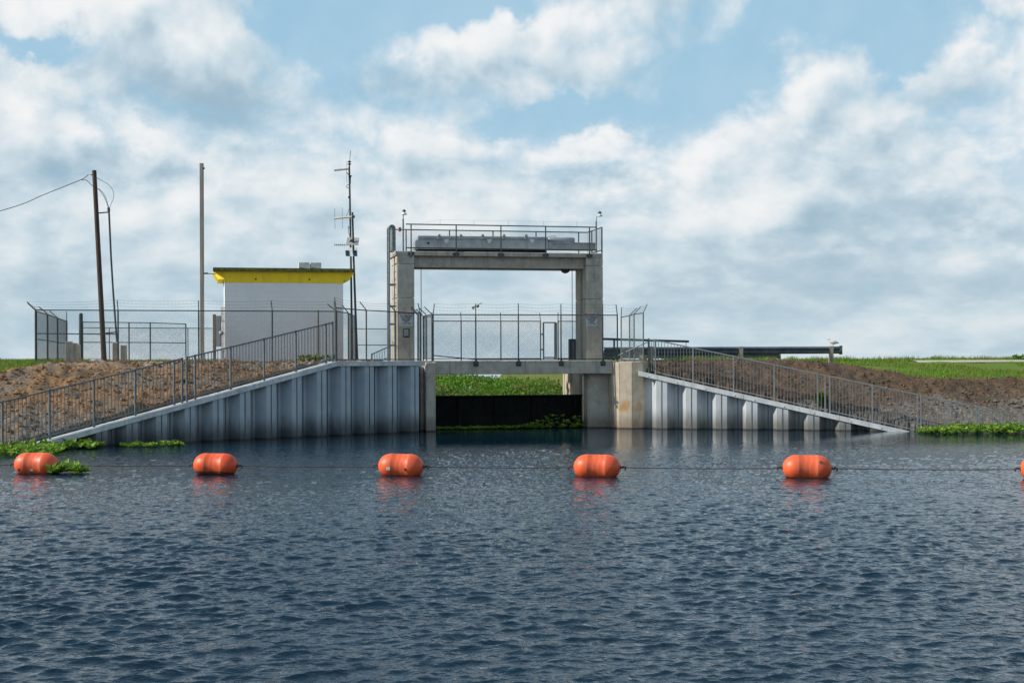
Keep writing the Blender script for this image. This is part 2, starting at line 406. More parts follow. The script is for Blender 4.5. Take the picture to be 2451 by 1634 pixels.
def make_ground():
    def axis(parts):
        return np.unique(np.concatenate([np.arange(a, b, d) for a, b, d in parts]).round(4))
    xs = axis([(-400, -60, 20), (-60, -24, 1.2), (-24, 24, .09), (24, 60, 1.2), (60, 401, 20)])
    ys = axis([(-0+30, 42, 1.5), (42, 58, .09), (58, 84, .5), (84, 130, 4), (130, 3000, 300)])
    X, Y = np.meshgrid(xs, ys); Z = ground_z(X, Y)
    land = land_mask(X, Y)
    Z = np.where(land, Z, -1.6)
    Z = np.where(Y > 120, -1.6, Z)
    sm, tm = G.inv(X, Y); bed = (~land) & (tm > 9.6) & (tm < 31) & (sm > -6) & (sm < 14)
    Z = np.where(bed, .35+.45*ss(tm, 9.6, 14), Z)
    n, m = len(ys), len(xs)
    co = np.stack([X, Y, Z], -1).reshape(-1, 3)
    idx = np.arange(n*m).reshape(n, m)
    q = np.stack([idx[:-1, :-1], idx[:-1, 1:], idx[1:, 1:], idx[1:, :-1]], -1).reshape(-1, 4)
    zq = co[q][:, :, 2].max(1)
    me = bpy.data.meshes.new('ground')
    me.vertices.add(len(co)); me.vertices.foreach_set('co', co.ravel())
    me.loops.add(q.size); me.loops.foreach_set('vertex_index', q.ravel())
    me.polygons.add(len(q)); me.polygons.foreach_set('loop_start', np.arange(0, q.size, 4)); me.polygons.foreach_set('loop_total', np.full(len(q), 4))
    me.polygons.foreach_set('use_smooth', np.ones(len(q), bool))
    me.update(calc_edges=True)
    s, t = G.inv(X, Y); k = ss(s, -3, 6); tc = -2.14*(1-k)+.58*k
    kr = ss(s, 15.0, 20.5); kl = ss(-s, 12.9, 16.0); tb = tc-(.78*kr+.36*kl)/.465
    soil = np.where(bed, 1, soilmask(X, Y, s, t, tb))  # marsh bed coloured as dark soil to stand in for shadow between the leaves
    at = me.attributes.new('soil', 'FLOAT', 'POINT'); at.data.foreach_set('value', soil.ravel())
    # crust of pale stones near the toe
    toe = ss(1.15-Z+(fbm(X*.6, Y*.6, 3, 40)-.5)*.9, -.1, .35)
    at = me.attributes.new('toe', 'FLOAT', 'POINT'); at.data.foreach_set('value', toe.ravel())
    rim = np.exp(-((t-tc-.35)/.45)**2)*(1-ss(s, -5, -2))*(1-kl)
    at = me.attributes.new('rim', 'FLOAT', 'POINT'); at.data.foreach_set('value', rim.ravel())
    at = me.attributes.new('side', 'FLOAT', 'POINT'); at.data.foreach_set('value', ss(s, 0, 6).ravel())
    m_ = bpy.data.materials.new('bank_ground'); m_.use_nodes = True; tt = NT(m_.node_tree); b = tt.n['Principled BSDF']
    def attr(nm):
        a = tt.new('ShaderNodeAttribute'); a.attribute_name = nm; return a.outputs['Fac']
    pos = tt.new('ShaderNodeNewGeometry').outputs['Position']
    n1 = tt.noise(pos, 1.1, 6, .62); n2 = tt.noise(pos, 9, 5, .7); n3 = tt.noise(pos, .45, 3)
    orange = tt.mix(tt.sstep(n2, .35, .68), (.33, .195, .10), (.15, .097, .062))
    orange = tt.mix(tt.sstep(n1, .50, .60), orange, (.15, .115, .085))
    orange = tt.mix(tt.sstep(n3, .52, .62), orange, tt.mix(tt.sstep(n2, .4, .6), (.24, .20, .155), (.13, .105, .082)))
    brown = tt.mix(tt.sstep(n2, .35, .68), (.175, .115, .07), (.065, .046, .034))
    brown = tt.mix(tt.sstep(n1, .44, .60), brown, (.09, .068, .052))
    brown = tt.mix(tt.sstep(n3, .55, .66), brown, (.12, .105, .085))
    soilc = tt.mix(attr('side'), orange, brown)
    soilc = tt.mix(tt.m('MULTIPLY', attr('rim'), tt.sstep(n1, .25, .42)), soilc, (.34, .32, .28))
    grey = tt.mix(tt.sstep(n2, .38, .62), (.24, .215, .185), (.085, .078, .07))
    soilc = tt.mix(tt.m('MULTIPLY', attr('toe'), tt.sstep(n1, .3, .5)), soilc, grey)
    gr = tt.mix(tt.sstep(n2, .35, .65), (.10, .19, .025), (.15, .21, .045))
    gr = tt.mix(tt.sstep(n1, .58, .75), gr, (.16, .13, .06))
    tt.put(b.inputs['Base Color'], tt.mix(attr('soil'), gr, soilc)); b.inputs['Roughness'].default_value = 1; b.inputs['Specular IOR Level'].default_value = .1
    bn = tt.new('ShaderNodeBump'); bn.inputs['Strength'].default_value = .9; bn.inputs['Distance'].default_value = .05
    tt.put(bn.inputs['Height'], tt.noise(pos, 14, 5, .7)); tt.l.new(bn.outputs[0], b.inputs['Normal'])
    me.materials.append(m_)
    o = bpy.data.objects.new('ground', me); COL.objects.link(o); tag(o, None, None, kind='structure')
make_ground()
def gz(x, y, lumps=True): return float(ground_z(np.array([x]), np.array([y]), lumps)[0])

# ------------------------------------------------------------------ water
def make_water():
    Yn = 1/np.linspace(1/9.0, 1/60.0, 980)
    Yr = np.concatenate([np.array([-40, -10, 1.0, 4.0, 6.5, 8.0]), Yn, np.geomspace(62, 9000, 30)])
    a = np.concatenate([np.linspace(-6, -.42, 36)[:-1], np.linspace(-.42, .42, 1000), np.linspace(.42, 6, 36)[1:]])
    D = np.maximum(Yr, 9.0)
    X = D[:, None]*a[None, :]; Y = np.repeat(Yr[:, None], len(a), 1)
    Z = np.zeros_like(X); DX = np.zeros_like(X); DY = np.zeros_like(X)
    r = np.random.default_rng(11)
    calm = 1-.90*ss(Y, 37, 48)
    patch = .72+1.0*(fbm(X*.16, Y*.09, 3, 77)-.42)
    for i in range(84):
        lam = .105*(.78/.105)**(r.random()**1.1); kk = 2*math.pi/lam
        th = math.radians(-68+r.normal()*27)      # wind comes across from the right
        kx, ky = kk*math.cos(th), kk*math.sin(th)
        slope = .042*(.6 if lam > .5 else 1.0)
        am = slope/kk; ph = r.random()*6.283
        A = kx*X+ky*Y+ph
        if lam > .33: am = am*(1-.55*ss(Y, 15, 27))
        Z += am*np.sin(A); c = am*np.cos(A)*.75
        DX += c*kx/kk; DY += c*ky/kk
    w = calm*patch*ss(-Y, -80, -60)
    Z = Z*w; 
    X = X+DX*w; Y2 = Y+DY*w
    n, m = X.shape
    co = np.stack([X, Y2, Z], -1).reshape(-1, 3); idx = np.arange(n*m).reshape(n, m)
    q = np.stack([idx[:-1, :-1], idx[:-1, 1:], idx[1:, 1:], idx[1:, :-1]], -1).reshape(-1, 4)
    me = bpy.data.meshes.new('water')
    me.vertices.add(len(co)); me.vertices.foreach_set('co', co.ravel())
    me.loops.add(q.size); me.loops.foreach_set('vertex_index', q.ravel())
    me.polygons.add(len(q)); me.polygons.foreach_set('loop_start', np.arange(0, q.size, 4)); me.polygons.foreach_set('loop_total', np.full(len(q), 4))
    me.polygons.foreach_set('use_smooth', np.ones(len(q), bool)); me.update(calc_edges=True)
    m_ = bpy.data.materials.new('canal_water'); m_.use_nodes = True; t = NT(m_.node_tree); b = t.n['Principled BSDF']
    b.inputs['Base Color'].default_value = (.003, .020, .038, 1); b.inputs['Roughness'].default_value = .035; b.inputs['IOR'].default_value = 1.33
    pos = t.new('ShaderNodeNewGeometry').outputs['Position']; x, y, z = t.sep(pos)
    h = t.m('ADD', t.m('MULTIPLY', t.noise(t.scale(pos, (1.0, 1.5, 1)), 7, 3, .6, .4), .030), t.m('MULTIPLY', t.noise(t.scale(pos, (1.0, 1.4, 1)), 2.6, 2, .5, .3), .045))
    k = t.sstep(y, 36, 48, 1, .10)
    bn = t.new('ShaderNodeBump'); bn.inputs['Distance'].default_value = 1.0; t.put(bn.inputs['Strength'], t.m('MULTIPLY', k, .9))
    t.put(bn.inputs['Height'], h); t.l.new(bn.outputs[0], b.inputs['Normal'])
    me.materials.append(m_)
    o = bpy.data.objects.new('water', me); COL.objects.link(o); tag(o, None, None, kind='structure')
make_water()

# ------------------------------------------------------------------ sheet pile wing walls
def wing(name, fr, a_end, ztop, label, mat, a_in=0.0, seed=0):
    """corrugated steel sheet wall under a steel cap; ztop(a) is the cap's top height"""
    base = fr.pt(a_end/2, 0, 0); w = empty(name, base, label, 'retaining wall')
    dep = .42
    per, fo, we, fi = (1.145, .41, .235, .265) if fr is WR else (1.03, .37, .20, .26)
    a0f = .33 if fr is WR else 0.0
    mb = MB(); a = a0f
    pts = [(a_in, dep), (a0f-we if a0f-we > a_in else a_in+.01, dep)]
    while a < a_end:
        pts += [(a, 0), (a+fo, 0), (a+fo+we, dep), (a+fo+we+fi, dep)]
        a += per
    pts = [(min(p[0], a_end), p[1]) for p in pts]
    vs = []; fs = []
    for (p, d) in pts:
        vs += [fr.pt(p, d, -1.2), fr.pt(p, d, ztop(p)-.05)]
    for i in range(len(pts)-1): fs.append((2*i, 2*i+2, 2*i+3, 2*i+1))
    mb.add(vs, fs)
    # interlocks: a rib down the middle of every flange
    o = mb.build('sheet_piling', mat, w)
    sol = o.modifiers.new('thick', 'SOLIDIFY'); sol.thickness = .012
    for i in range(2, len(pts)-3, 4):
        for c, d in ((pts[i][0]+fo/2, 0), (pts[i+2][0]+fi/2, dep)):
            if c < a_end-.1 and ztop(c) > .15:
                k = MB(); k.fbox(fr, c-.013, c+.013, d-.022, d-.004, -1.2, ztop(c)-.06); k.build('interlock', SEAM, w)
    # cap in lengths
    brk = [a_in-.02]+[x for x in [3.67, 7.2, 10.8, 14.3] if x < a_end-.6]+[a_end]
    for i in range(len(brk)-1):
        a0, a1 = brk[i]+.004, brk[i+1]-.004
        c = MB()
        c.fbox(fr, a0, a1, -.06, .42, ztop(a0)-.05, ztop(a0), ztop(a1), ztop(a1)-.05)
        c.fbox(fr, a0, a1, -.06, -.045, ztop(a0)-.17, ztop(a0)-.05, ztop(a1)-.05, ztop(a1)-.17)
        k = a0+.4
        while k < a1:                               # bolts
            z = ztop(k); c.fbox(fr, k-.018, k+.018, -.085, -.06, z-.12, z-.085); k += 1.1
        c.build('cap_channel', CAPM, w, bevel=.006)
    return w
def zl(a): return 2.65 if a < 3.67 else 2.65-.2254*(a-3.67)
def zr(a): return 2.15-.2214*a
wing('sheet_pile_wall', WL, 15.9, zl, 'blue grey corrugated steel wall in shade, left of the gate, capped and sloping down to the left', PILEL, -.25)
wing('sheet_pile_wall', WR, 10.3, zr, 'sunlit pale grey corrugated steel wall right of the gate, sloping down to the right', PILE, -.35)

# ------------------------------------------------------------------ abutments and piers
DECKZ = 2.66; DECKB = G.Z(1250, 895, .35)
ab = empty('abutment', G.pt(-.3, 0, 0), 'grey concrete abutment at the left end of the bridge beside the shaded steel wall', 'abutment')
m = MB(); m.fbox(G, G.S(1019, 0), 0, 0, .9, -1.5, 2.6); m.build('pier', CONC, ab, bevel=.05)
m = MB(); m.fbox(G, -2.2, -.012, .903, 3.2, -1.5, 2.3); m.fbox(G, G.S(1005, .5), G.S(1019, 0)-.004, .45, .9, -1.5, 2.45); m.fbox(G, -2.2, -.012, 3.2, 9.5, -1.5, 2.3); m.build('bay_wall', CONC, ab, bevel=.03)
ar = empty('abutment', G.pt(S_R+.6, .9, 0), 'concrete abutment holding the right end of the bridge, with gate slots and water stains', 'abutment')
m = MB()
sr2 = G.S(1463, .9)
m.fbox(G, S_R, sr2, .9, 1.7, -1.5, DECKB-.004)
m.fbox(G, S_R+.3, sr2, 1.7, 2.15, -1.5, DECKB-.004)
m.build('bay_wall', CONC, ar, bevel=.03)
for (t0, t1) in ((2.15, 3.3), (3.75, 4.9)):
    m = MB(); m.fbox(G, S_R, S_R+.28, t0, t1, -1.5, DECKZ-.004); m.build('slot_pillar', CONCR, ar, bevel=.03)
m = MB(); m.fbox(G, S_R+.284, sr2, 2.15, 4.9, -1.5, 2.19); m.fbox(G, S_R+1.25, S_R+2.4, 4.9, 9.5, -1.5, 2.19); m.build('rear_wall', CONC, ar)
# thin end slab and chamfered front pier
m = MB(); a0, a1 = G.S(1464, .3), G.S(1479, .3)
m.hexa([G.pt(a0+.12, .45, -1.5), G.pt(a1+.03, .12, -1.5), G.pt(a1+.03, 1.3, -1.5), G.pt(a0+.12, 1.3, -1.5),
        G.pt(a0, .45, 2.58), G.pt(a1, .12, 2.58), G.pt(a1, 1.3, 2.58), G.pt(a0, 1.3, 2.58)])
m.build('end_slab', CONCR, ar, bevel=.03)
pl = [G.pt(G.S(1481, .15), .15, 0), G.pt(G.S(1512, -.12), -.12, 0), G.pt(G.S(1540, -.17), -.17, 0), G.pt(G.S(1553, .2), .2, 0), G.pt(G.S(1556, 1.3), 1.3, 0), G.pt(G.S(1481, 1.3)+.2, 1.3, 0)]
pr = MB(); pr.prism([(p.x, p.y) for p in pl], -1.5, 2.6)
o = pr.build('bridge_pier', CONCR, None, bevel=.03)
tag(o, 'sunlit cream concrete pier with chamfered corners and an orange rust stain above the water', 'pier')

# ------------------------------------------------------------------ bridge deck
DT = .35
dk = empty('bridge', G.pt(3.5, DT, DECKB), 'low grey concrete bridge across the gate bay with dark base plates along its edge', 'bridge')
m = MB(); m.fbox(G, -.0+.012, G.S(1466, DT), DT, 1.57, DECKB, DECKZ); m.build('deck', CONC, dk, bevel=.03)
m = MB(); m.fbox(G, -2.0, .006, .95, 9.2, 2.305, DECKZ-.004); m.build('approach_slab', CONC, dk, bevel=.02)
m = MB(); m.fbox(G, .012, S_R+.1, 5.6, 9.2, 2.25, DECKZ-.006); m.build('rear_deck', CONC, dk, bevel=.02)
m = MB(); m.fbox(G, G.S(1466, DT)+.006, S_R+2.8, 1.35, 9.2, 2.2, DECKZ-.02); m.fbox(G, S_R+.3, G.S(1466, DT), 1.58, 9.2, 2.2, DECKZ-.02); m.build('approach_slab', CONC, dk, bevel=.02)
DPOST = [1139, 1241, 1343, 1443]
for px in DPOST:
    a = G.S(px, DT); m = MB(); m.fbox(G, a-.10, a+.10, DT-.03, DT-.002, DECKZ-.22, DECKZ-.03)
    m.fbox(G, a-.04, a+.04, DT-.055, DT-.03, DECKZ-.18, DECKZ+.02); m.build('base_plate', GALVD, dk, bevel=.004)
def soilpad():                                    # concrete road slabs on both approaches, part of the setting
    m = MB(); m.fbox(G, -60, -16.5, 9.5, 13, 2.64, 2.66)
# ------------------------------------------------------------------ sluice gate
TG = 1.85
sg = empty('sluice_gate', G.pt(3.5, TG, 0), 'black steel sluice gate leaf closed low across the bay, in shadow', 'sluice gate')
gzt = G.Z(1200, 949, TG)
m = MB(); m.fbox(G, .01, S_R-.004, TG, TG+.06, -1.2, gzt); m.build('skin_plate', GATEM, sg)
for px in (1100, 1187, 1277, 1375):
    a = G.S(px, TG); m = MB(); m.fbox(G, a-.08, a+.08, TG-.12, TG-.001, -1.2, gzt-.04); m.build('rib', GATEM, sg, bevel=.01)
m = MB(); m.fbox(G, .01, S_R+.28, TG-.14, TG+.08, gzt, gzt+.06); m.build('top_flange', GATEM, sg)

# ------------------------------------------------------------------ gantry
TC = 1.6
ga = empty('gantry', G.pt(3, TC, DECKZ), 'tall concrete gantry frame straddling the bridge, two columns carrying a platform', 'gantry')
zs1 = G.Z(1200, 603.5, TC); zs0 = zs1-.17
gl0, gl1 = G.S(950.5, TC, 740), G.S(992, TC, 740); gr0, gr1 = G.S(1404, TC, 740), G.S(1443.5, TC, 740)
def column(a0, a1, zb):
    c = MB(); j1, j2 = G.Z(1000, 713, TC), G.Z(1000, 632, TC)
    zz = [zb, j1, j2, zs0-.002]
    for i in range(3):
        z0 = zz[i]+(.012 if i else 0); z1 = zz[i+1]-(.012 if i < 2 else 0)
        c.fbox(G, a0, a1, TC, TC+.62, z0, z1); 
        c.fbox(G, a0, a1, TC+1.0, TC+1.75, z0, z1)
    c.fbox(G, a0+.03, a1-.03, TC+.03, TC+.59, zb+.002, zs0-.01); c.fbox(G, a0+.03, a1-.03, TC+1.03, TC+1.72, zb+.002, zs0-.01)
    c.fbox(G, a0+.18, a1-.18, TC+.6, TC+1.02, zb+.003, zs0-.012)
    return c
column(gl0, gl1, DECKZ).build('column', CONC, ga, bevel=.02)
o = column(gr0, gr1, DECKZ).build('column', CONC, ga, bevel=.02)
m = MB(); m.fbox(G, gl0-.06, gr1, TC-.0, TC+2.35, zs0, zs1); m.build('platform_slab', CONC, ga, bevel=.02)
zbm = G.Z(1200, 641.5, TC+.35)
for t0 in (TC+.30, TC+1.5):
    m = MB(); m.fbox(G, gl1+.003 if t0 < TC+.6 else gl1+.003, gr0-.003, t0, t0+.28, zbm, zs0-.003); m.build('cross_beam', CONC, ga, bevel=.02)
m = MB(); m.fbox(G, gl1+.003, gr0-.003, TC+.58, TC+1.5, zs0-.10, zs0-.005); m.build('soffit', CONC, ga)
m = MB(); cp = G.pt(G.S(1354, TC+.9), TC+.9, zbm+.05)
m.lathe(cp-Vector((G.b[0]*.05, G.b[1]*.05, 0)), (G.b[0], G.b[1], 0), [(0, .10), (0, .20), (.015, .205), (.035, .165), (.065, .165), (.085, .205), (.10, .20), (.10, .10)], 28)
m.build('sheave', RUSTY, ga)
for px in (1008, 1369.5):
    a = G.S(px, TC+.8, 700); m = MB(); m.tube([G.pt(a, TC+.8, DECKZ+.0), G.pt(a, TC+.8, zs0-.1)], .014, 6); 
    m.build('hoist_cable', GALVD, ga)

# platform railings
zt = G.Z(1200, 540.5, TC); zbt = G.Z(1200, 596, TC)
pr_ = empty('platform_railing', G.pt(3, TC, zs1), 'steel guard railing with mesh infill around the top platform of the gantry', 'railing')
def chain(mb, p0, p1, zb0, zb1, zt0, zt1, sp=.080, r=.0025):
    """woven diamond mesh between two plan points"""
    p0 = Vector((p0[0], p0[1], 0)); p1 = Vector((p1[0], p1[1], 0)); L = (p1-p0).length; d = (p1-p0)/L; nrm = Vector((-d.y, d.x, 0))
    def zb(l): return zb0+(zb1-zb0)*l/L
    def zt_(l): return zt0+(zt1-zt0)*l/L
    for sg_ in (1, -1):
        # line z = sg*l*1.0 + c ; clip against bottom and top lines
        H = max(zt0, zt1)-min(zb0, zb1); c = min(zb0, zb1)-(L if sg_ > 0 else 0)-.1; cmax = max(zt0, zt1)+(L if sg_ < 0 else 0)+.1
        while c < cmax:
            lo, hi = 0.0, L
            for (k0, k1, sign) in ((zb0, zb1, 1), (zt0, zt1, -1)):
                sl_ = (k1-k0)/L                      # need sign*(sg*l+c - (k0+sl*l)) >= 0
                A = sign*(sg_-sl_); B = sign*(c-k0)
                if abs(A) < 1e-6:
                    if B < 0: hi = -1
                elif A > 0: lo = max(lo, -B/A)
                else: hi = min(hi, -B/A)
            if hi-lo > .02:
                a = p0+d*lo+Vector((0, 0, sg_*lo+c)); b = p0+d*hi+Vector((0, 0, sg_*hi+c))
                off = nrm*(.004*sg_)
                ax = (b-a).normalized(); u = ax.cross(nrm).normalized()*r; v = nrm*r
                vs = []
                for q in (a+off, b+off): vs += [q+u*1.0, q-u*.5+v*.87, q-u*.5-v*.87]
                mb.add(vs, [(0, 1, 4, 3), (1, 2, 5, 4), (2, 0, 3, 5)])
            c += sp
def railside(par, posts, t, ztop, zlow, zfoot, mesh=True, a_ends=None, front=True):
    e0, e1 = a_ends or (posts[0], posts[-1])
    for a in posts:
        m = MB(); m.tube([G.pt(a, t, zfoot), G.pt(a, t, ztop)], .026, 8); m.fbox(G, a-.07, a+.07, t-.05, t+.07, zfoot, zfoot+.012) ; m.build('post', FENCEM, par)
    for z in (ztop, zlow):
        m = MB(); m.tube([G.pt(e0, t, z), G.pt(e1, t, z)], .024, 8); m.build('rail', FENCEM, par)
    if mesh:
        m = MB(); p, q = G.pt(e0, t, 0), G.pt(e1, t, 0); chain(m, p, q, zlow, zlow, ztop, ztop); m.build('mesh_panel', WIREM, par)
fp = [G.S(p, TC-.04, 570) for p in (984, 1092, 1199, 1306, 1411)]
railside(pr_, fp, TC-.045, zt, zbt, zs1-.2, mesh=False, a_ends=(G.S(971, TC, 540), G.S(1428, TC, 540)))
for a in fp:
    m = MB(); m.fbox(G, a-.12, a+.12, TC-.035, TC-.002, zs1-.15, zs1-.04); m.build('base_plate', GALVD, pr_, bevel=.004)
TB = TC+2.25
rp = [G.S(p, TB, 560) for p in (972, 1076, 1180, 1283, 1385)]
railside(pr_, rp, TB, zt, zbt, zs1, mesh=True, a_ends=(G.S(930, TB, 560), gr1-.05))
for a in (gr1-.05, gl0-.03):                       # end returns
    for z in (zt, zbt):
        m = MB(); m.tube([G.pt(a, TC-.04 if a > 0 else TC+.9, z), G.pt(a, TB, z)], .024, 8); m.build('rail', FENCEM, pr_)
    for t in ((TC-.04, TC+.8, TC+1.5) if a > 0 else (TC+.9,)):
        m = MB(); m.tube([G.pt(a, t, zs1), G.pt(a, t, zt+.02)], .03, 8); m.build('post', FENCEM, pr_)
    m = MB(); chain(m, G.pt(a, TC-.04 if a > 0 else TC+.9, 0), G.pt(a, TB, 0), zbt, zbt, zt, zt); m.build('mesh_panel', WIREM, pr_)
m = MB()                                           # thin air-terminal wire over the rail
prev = None
for px in (1053, 1134, 1216, 1301, 1380):
    a = G.S(px, TC, 540); m.tube([G.pt(a, TC-.04, zt), G.pt(a, TC-.04, zt+.2)], .005, 5)
    if prev is not None: m.tube([G.pt(prev, TC-.04, zt+.19), G.pt(a, TC-.04, zt+.19)], .0025, 4)
    else: m.tube([G.pt(G.S(1000, TC, 540), TC-.04, zt+.02), G.pt(a, TC-.04, zt+.19)], .0025, 4)
    prev = a
m.tube([G.pt(prev, TC-.04, zt+.19), G.pt(G.S(1426, TC, 540), TC-.04, zt+.1)], .0025, 4)
m.build('guard_wire', WIREM, pr_)

# hoist machinery on the platform
h = empty('hoist_machine', G.pt(3, TC+1.1, zs1), 'long grey steel hoist housing with lidded cover and motor end on the gantry platform', 'hoist')
T0, T1 = TC+.55, TC+1.35
def hz(px, py): return G.Z(px, py, T0)
def hs(px, py=575): return G.S(px, T0, py)
m = MB()
m.face_prism(G, [(hs(993), hz(1000, 596)), (hs(1311), hz(1300, 598)), (hs(1311), hz(1300, 573)), (hs(1002), hz(1000, 572)), (hs(993), hz(1000, 577))], T0, T1)
m.build('housing', MACH, h, bevel=.02)
m = MB(); m.face_prism(G, [(hs(1000), hz(1000, 572)), (hs(1311), hz(1300, 573)), (hs(1311), hz(1300, 567)), (hs(1000), hz(1000, 564))], T0-.04, T1+.04); m.build('lid', MACH, h, bevel=.015)
for px in (1051, 1103, 1155, 1206, 1259):
    m = MB(); a = hs(px); m.fbox(G, a-.06, a+.06, T0-.06, T1+.06, hz(px, 573), hz(px, 563)); m.fbox(G, a-.03, a+.05, T0-.02, T0+.05, hz(px, 564), hz(px, 560.5)); m.build('lid_clamp', GREYP, h, bevel=.008)
for px in (1068, 1171, 1273):
    m = MB(); a = hs(px); m.fbox(G, a-.09, a+.09, T0-.05, T0-.041+.05, hz(px, 578), hz(px, 573)); m.fbox(G, a-.05, a+.05, T0-.045, T0+.02, hz(px, 582), hz(px, 578)); m.build('latch_plate', WHITE, h, bevel=.006)
for px in (1048, 1155, 1262):
    m = MB(); a = hs(px); m.fbox(G, a-.02, a+.02, T0-.02, T0-.001, hz(px, 596), hz(px, 574)); m.build('seam_rib', GREYP, h)
m = MB(); c = G.pt(hs(1025), T0-.012, hz(1025, 582)); m.lathe(c, (G.b[0], G.b[1], 0), [(0, .045), (.014, .045)], 16); m.build('inspection_port', BLACK, h)
m = MB(); m.fbox(G, hs(1001), hs(1309), T0+.03, T1-.03, zs1+.01, hz(1150, 597)+.0); m.build('skid_beam', GATEM, h)
m = MB()
c0 = G.pt(hs(1316), T0+.35, hz(1345, 573)); L = hs(1380)-hs(1316)
m.lathe(c0, (G.d[0], G.d[1], 0), [(0, .05), (.0, .09), (.05, .12), (L-.05, .12), (L, .09), (L, .05)], 20); m.build('motor', GREYP, h)
m = MB(); m.fbox(G, hs(1311)+.004, hs(1428), T0+.05, T1-.15, hz(1350, 597), hz(1350, 580)); m.fbox(G, hs(1311)+.004, hs(1428), T0+.02, T1-.12, hz(1350, 583), hz(1350, 580)+.01); m.build('drive_frame', GREYP, h, bevel=.01)
m = MB(); m.tube([G.pt(hs(1312), T0+.2, hz(1312, 568)), G.pt(hs(1318), T0+.2, hz(1312, 565.5)), G.pt(hs(1331), T0+.2, hz(1331, 563.5)), G.pt(hs(1333), T0+.2, hz(1333, 567))], .012, 6); m.build('conduit', GREYP, h)
m = MB(); m.fbox(G, hs(1343), hs(1378), T0, T0+.4, zs1+.002, zs1+.05); m.build('mount_plate', WHITE, h, bevel=.005)

# platform lamps
def lamp(px, ybase, ypole, yl, lean, label):
    t = TC+.05; a = G.S(px, t, 560); e = empty('platform_lamp', G.pt(a, t, zs1), label, 'lamp', 'lamps on the gantry platform')
    z1, z2 = G.Z(px, ypole, t), G.Z(px, yl, t)
    m = MB(); m.tube([G.pt(a, t, zs1), G.pt(a, t, z1)], .032, 10); m.tube([G.pt(a, t, z1), G.pt(a, t, z1+.01)], .038, 10); m.build('pole', GALV, e)
    b = a+lean
    pts = [G.pt(a+.0, t, z1)]+[G.pt(a+lean*(1-math.cos(u*math.pi/2)), t, z1+(z2+.06-z1)*math.sin(u*math.pi/2)) for u in (.2, .4, .6, .8, 1)]
    m = MB(); m.tube(pts, .018, 8); m.build('arm', GALV, e)
    m = MB(); m.lathe(G.pt(b, t, z2-.05), (0, 0, 1), [(0, .10), (.01, .11), (.05, .10), (.09, .05), (.11, .04)], 16); m.build('shade', WHITE, e)
    m = MB(); m.lathe(G.pt(b, t, z2+.06), (0, 0, 1), [(0, .04), (.03, .085), (.07, .05), (.10, .02)], 12); m.build('photocell', GALVD, e)
lamp(965, 597, 525, 511, .04, 'small dish lamp on a straight pole at the left end of the gantry platform')
lamp(1427, 600, 531, 515, .15, 'small dish lamp on a hooked pole at the right end of the gantry platform')
ob = MB(); a = G.S(957, TC+.2, 548); ob.fbox(G, a-.05, a+.05, TC+.15, TC+.25, G.Z(957, 553, TC), G.Z(957, 543, TC))
o = ob.build('warning_box', ORB, None, bevel=.01); tag(o, 'small orange box on the left end rail of the gantry platform', 'box')

# caged side ladder
ld = empty('ladder', G.pt(gl0-.3, TC+.6, DECKZ), 'steel ladder with curved hand grips on the left side of the gantry column', 'ladder')
la = gl0-.27
for t in (TC+.25, TC+.72):
    zt_l = G.Z(945, 538, TC); z2 = zt_l
    pts = [G.pt(la, t, DECKZ), G.pt(la, t, z2-.12)]+[G.pt(la+.11-.11*math.cos(u), t, z2-.12+.12*math.sin(u)) for u in np.linspace(.3, 3.1, 8)]+[G.pt(la+.22, t, zs1+.02)]
    m = MB(); m.tube(pts, .036, 8); m.build('side_rail', GALV, ld)
z = DECKZ+.3
while z < zs1+.9:
    m = MB(); m.tube([G.pt(la, TC+.25, z), G.pt(la, TC+.72, z)], .016, 6); m.build('rung', GALV, ld); z += .305
for py in (680, 732, 775, 826):
    z = G.Z(946, py, TC)
    for t_b in (.2, .7):
        m = MB(); m.fbox(G, la, gl0-.002, TC+t_b, TC+t_b+.06, z-.03, z+.03); m.build('bracket', GALV, ld)

# signs
def text_mesh(txt, size, name, mat, parent, pos, align='CENTER'):
    cu = bpy.data.curves.new('t', 'FONT'); cu.body = txt; cu.size = size; cu.align_x = align; cu.align_y = 'CENTER'; cu.extrude = .002; cu.resolution_u = 2; cu.offset = size*.025
    tmp = bpy.data.objects.new('t', cu); COL.objects.link(tmp)
    bpy.context.view_layer.update()
    me = bpy.data.meshes.new_from_object(tmp.evaluated_get(bpy.context.evaluated_depsgraph_get()))
    bpy.data.objects.remove(tmp); me.materials.clear(); me.materials.append(mat)
    o = bpy.data.objects.new(name, me); COL.objects.link(o); o.parent = parent; o.location = pos-wloc(parent); o.rotation_euler = (math.pi/2, 0, YAW)
    return o
def sign(px0, px1, py0, py1, label, red=True):
    t = TC-.02; a0, a1 = G.S(px0, t, 760), G.S(px1, t, 760); z1, z0 = G.Z(px0, py0, t), G.Z(px0, py1, t)
    e = empty('warning_sign', G.pt((a0+a1)/2, t, z0), label, 'sign', 'warning signs on the gantry columns')
    m = MB(); m.fbox(G, a0, a1, t, t+.016, z0, z1); m.build('panel', OFFW, e)
    c = (a0+a1)/2; H = z1-z0
    rows = [('WARNING', .135, REDL, .885), ('NO PERSONS', .082, BLKL, .70), ('ALLOWED', .082, BLKL, .565), ('BETWEEN', .07, BLKL, .43), ('SIGNS', .07, BLKL, .31), ('AT ANY TIME', .06, BLKL, .17)]
    for s_, sz, mt, k in rows:
        text_mesh(s_, sz*H/.56*1.0, 'lettering', mt, e, G.pt(c, t-.004, z0+H*k))
    m = MB(); m.tube([G.pt(a0+.03, t-.003, z1-.03), G.pt(a0+.03, t+.002, z1-.03)], .012, 6)
sign(957, 988, 746, 780, 'white warning sign with red heading on the left column, above a small square box')
sign(1404, 1429, 749, 780, 'faded white warning sign on the right column of the gantry')
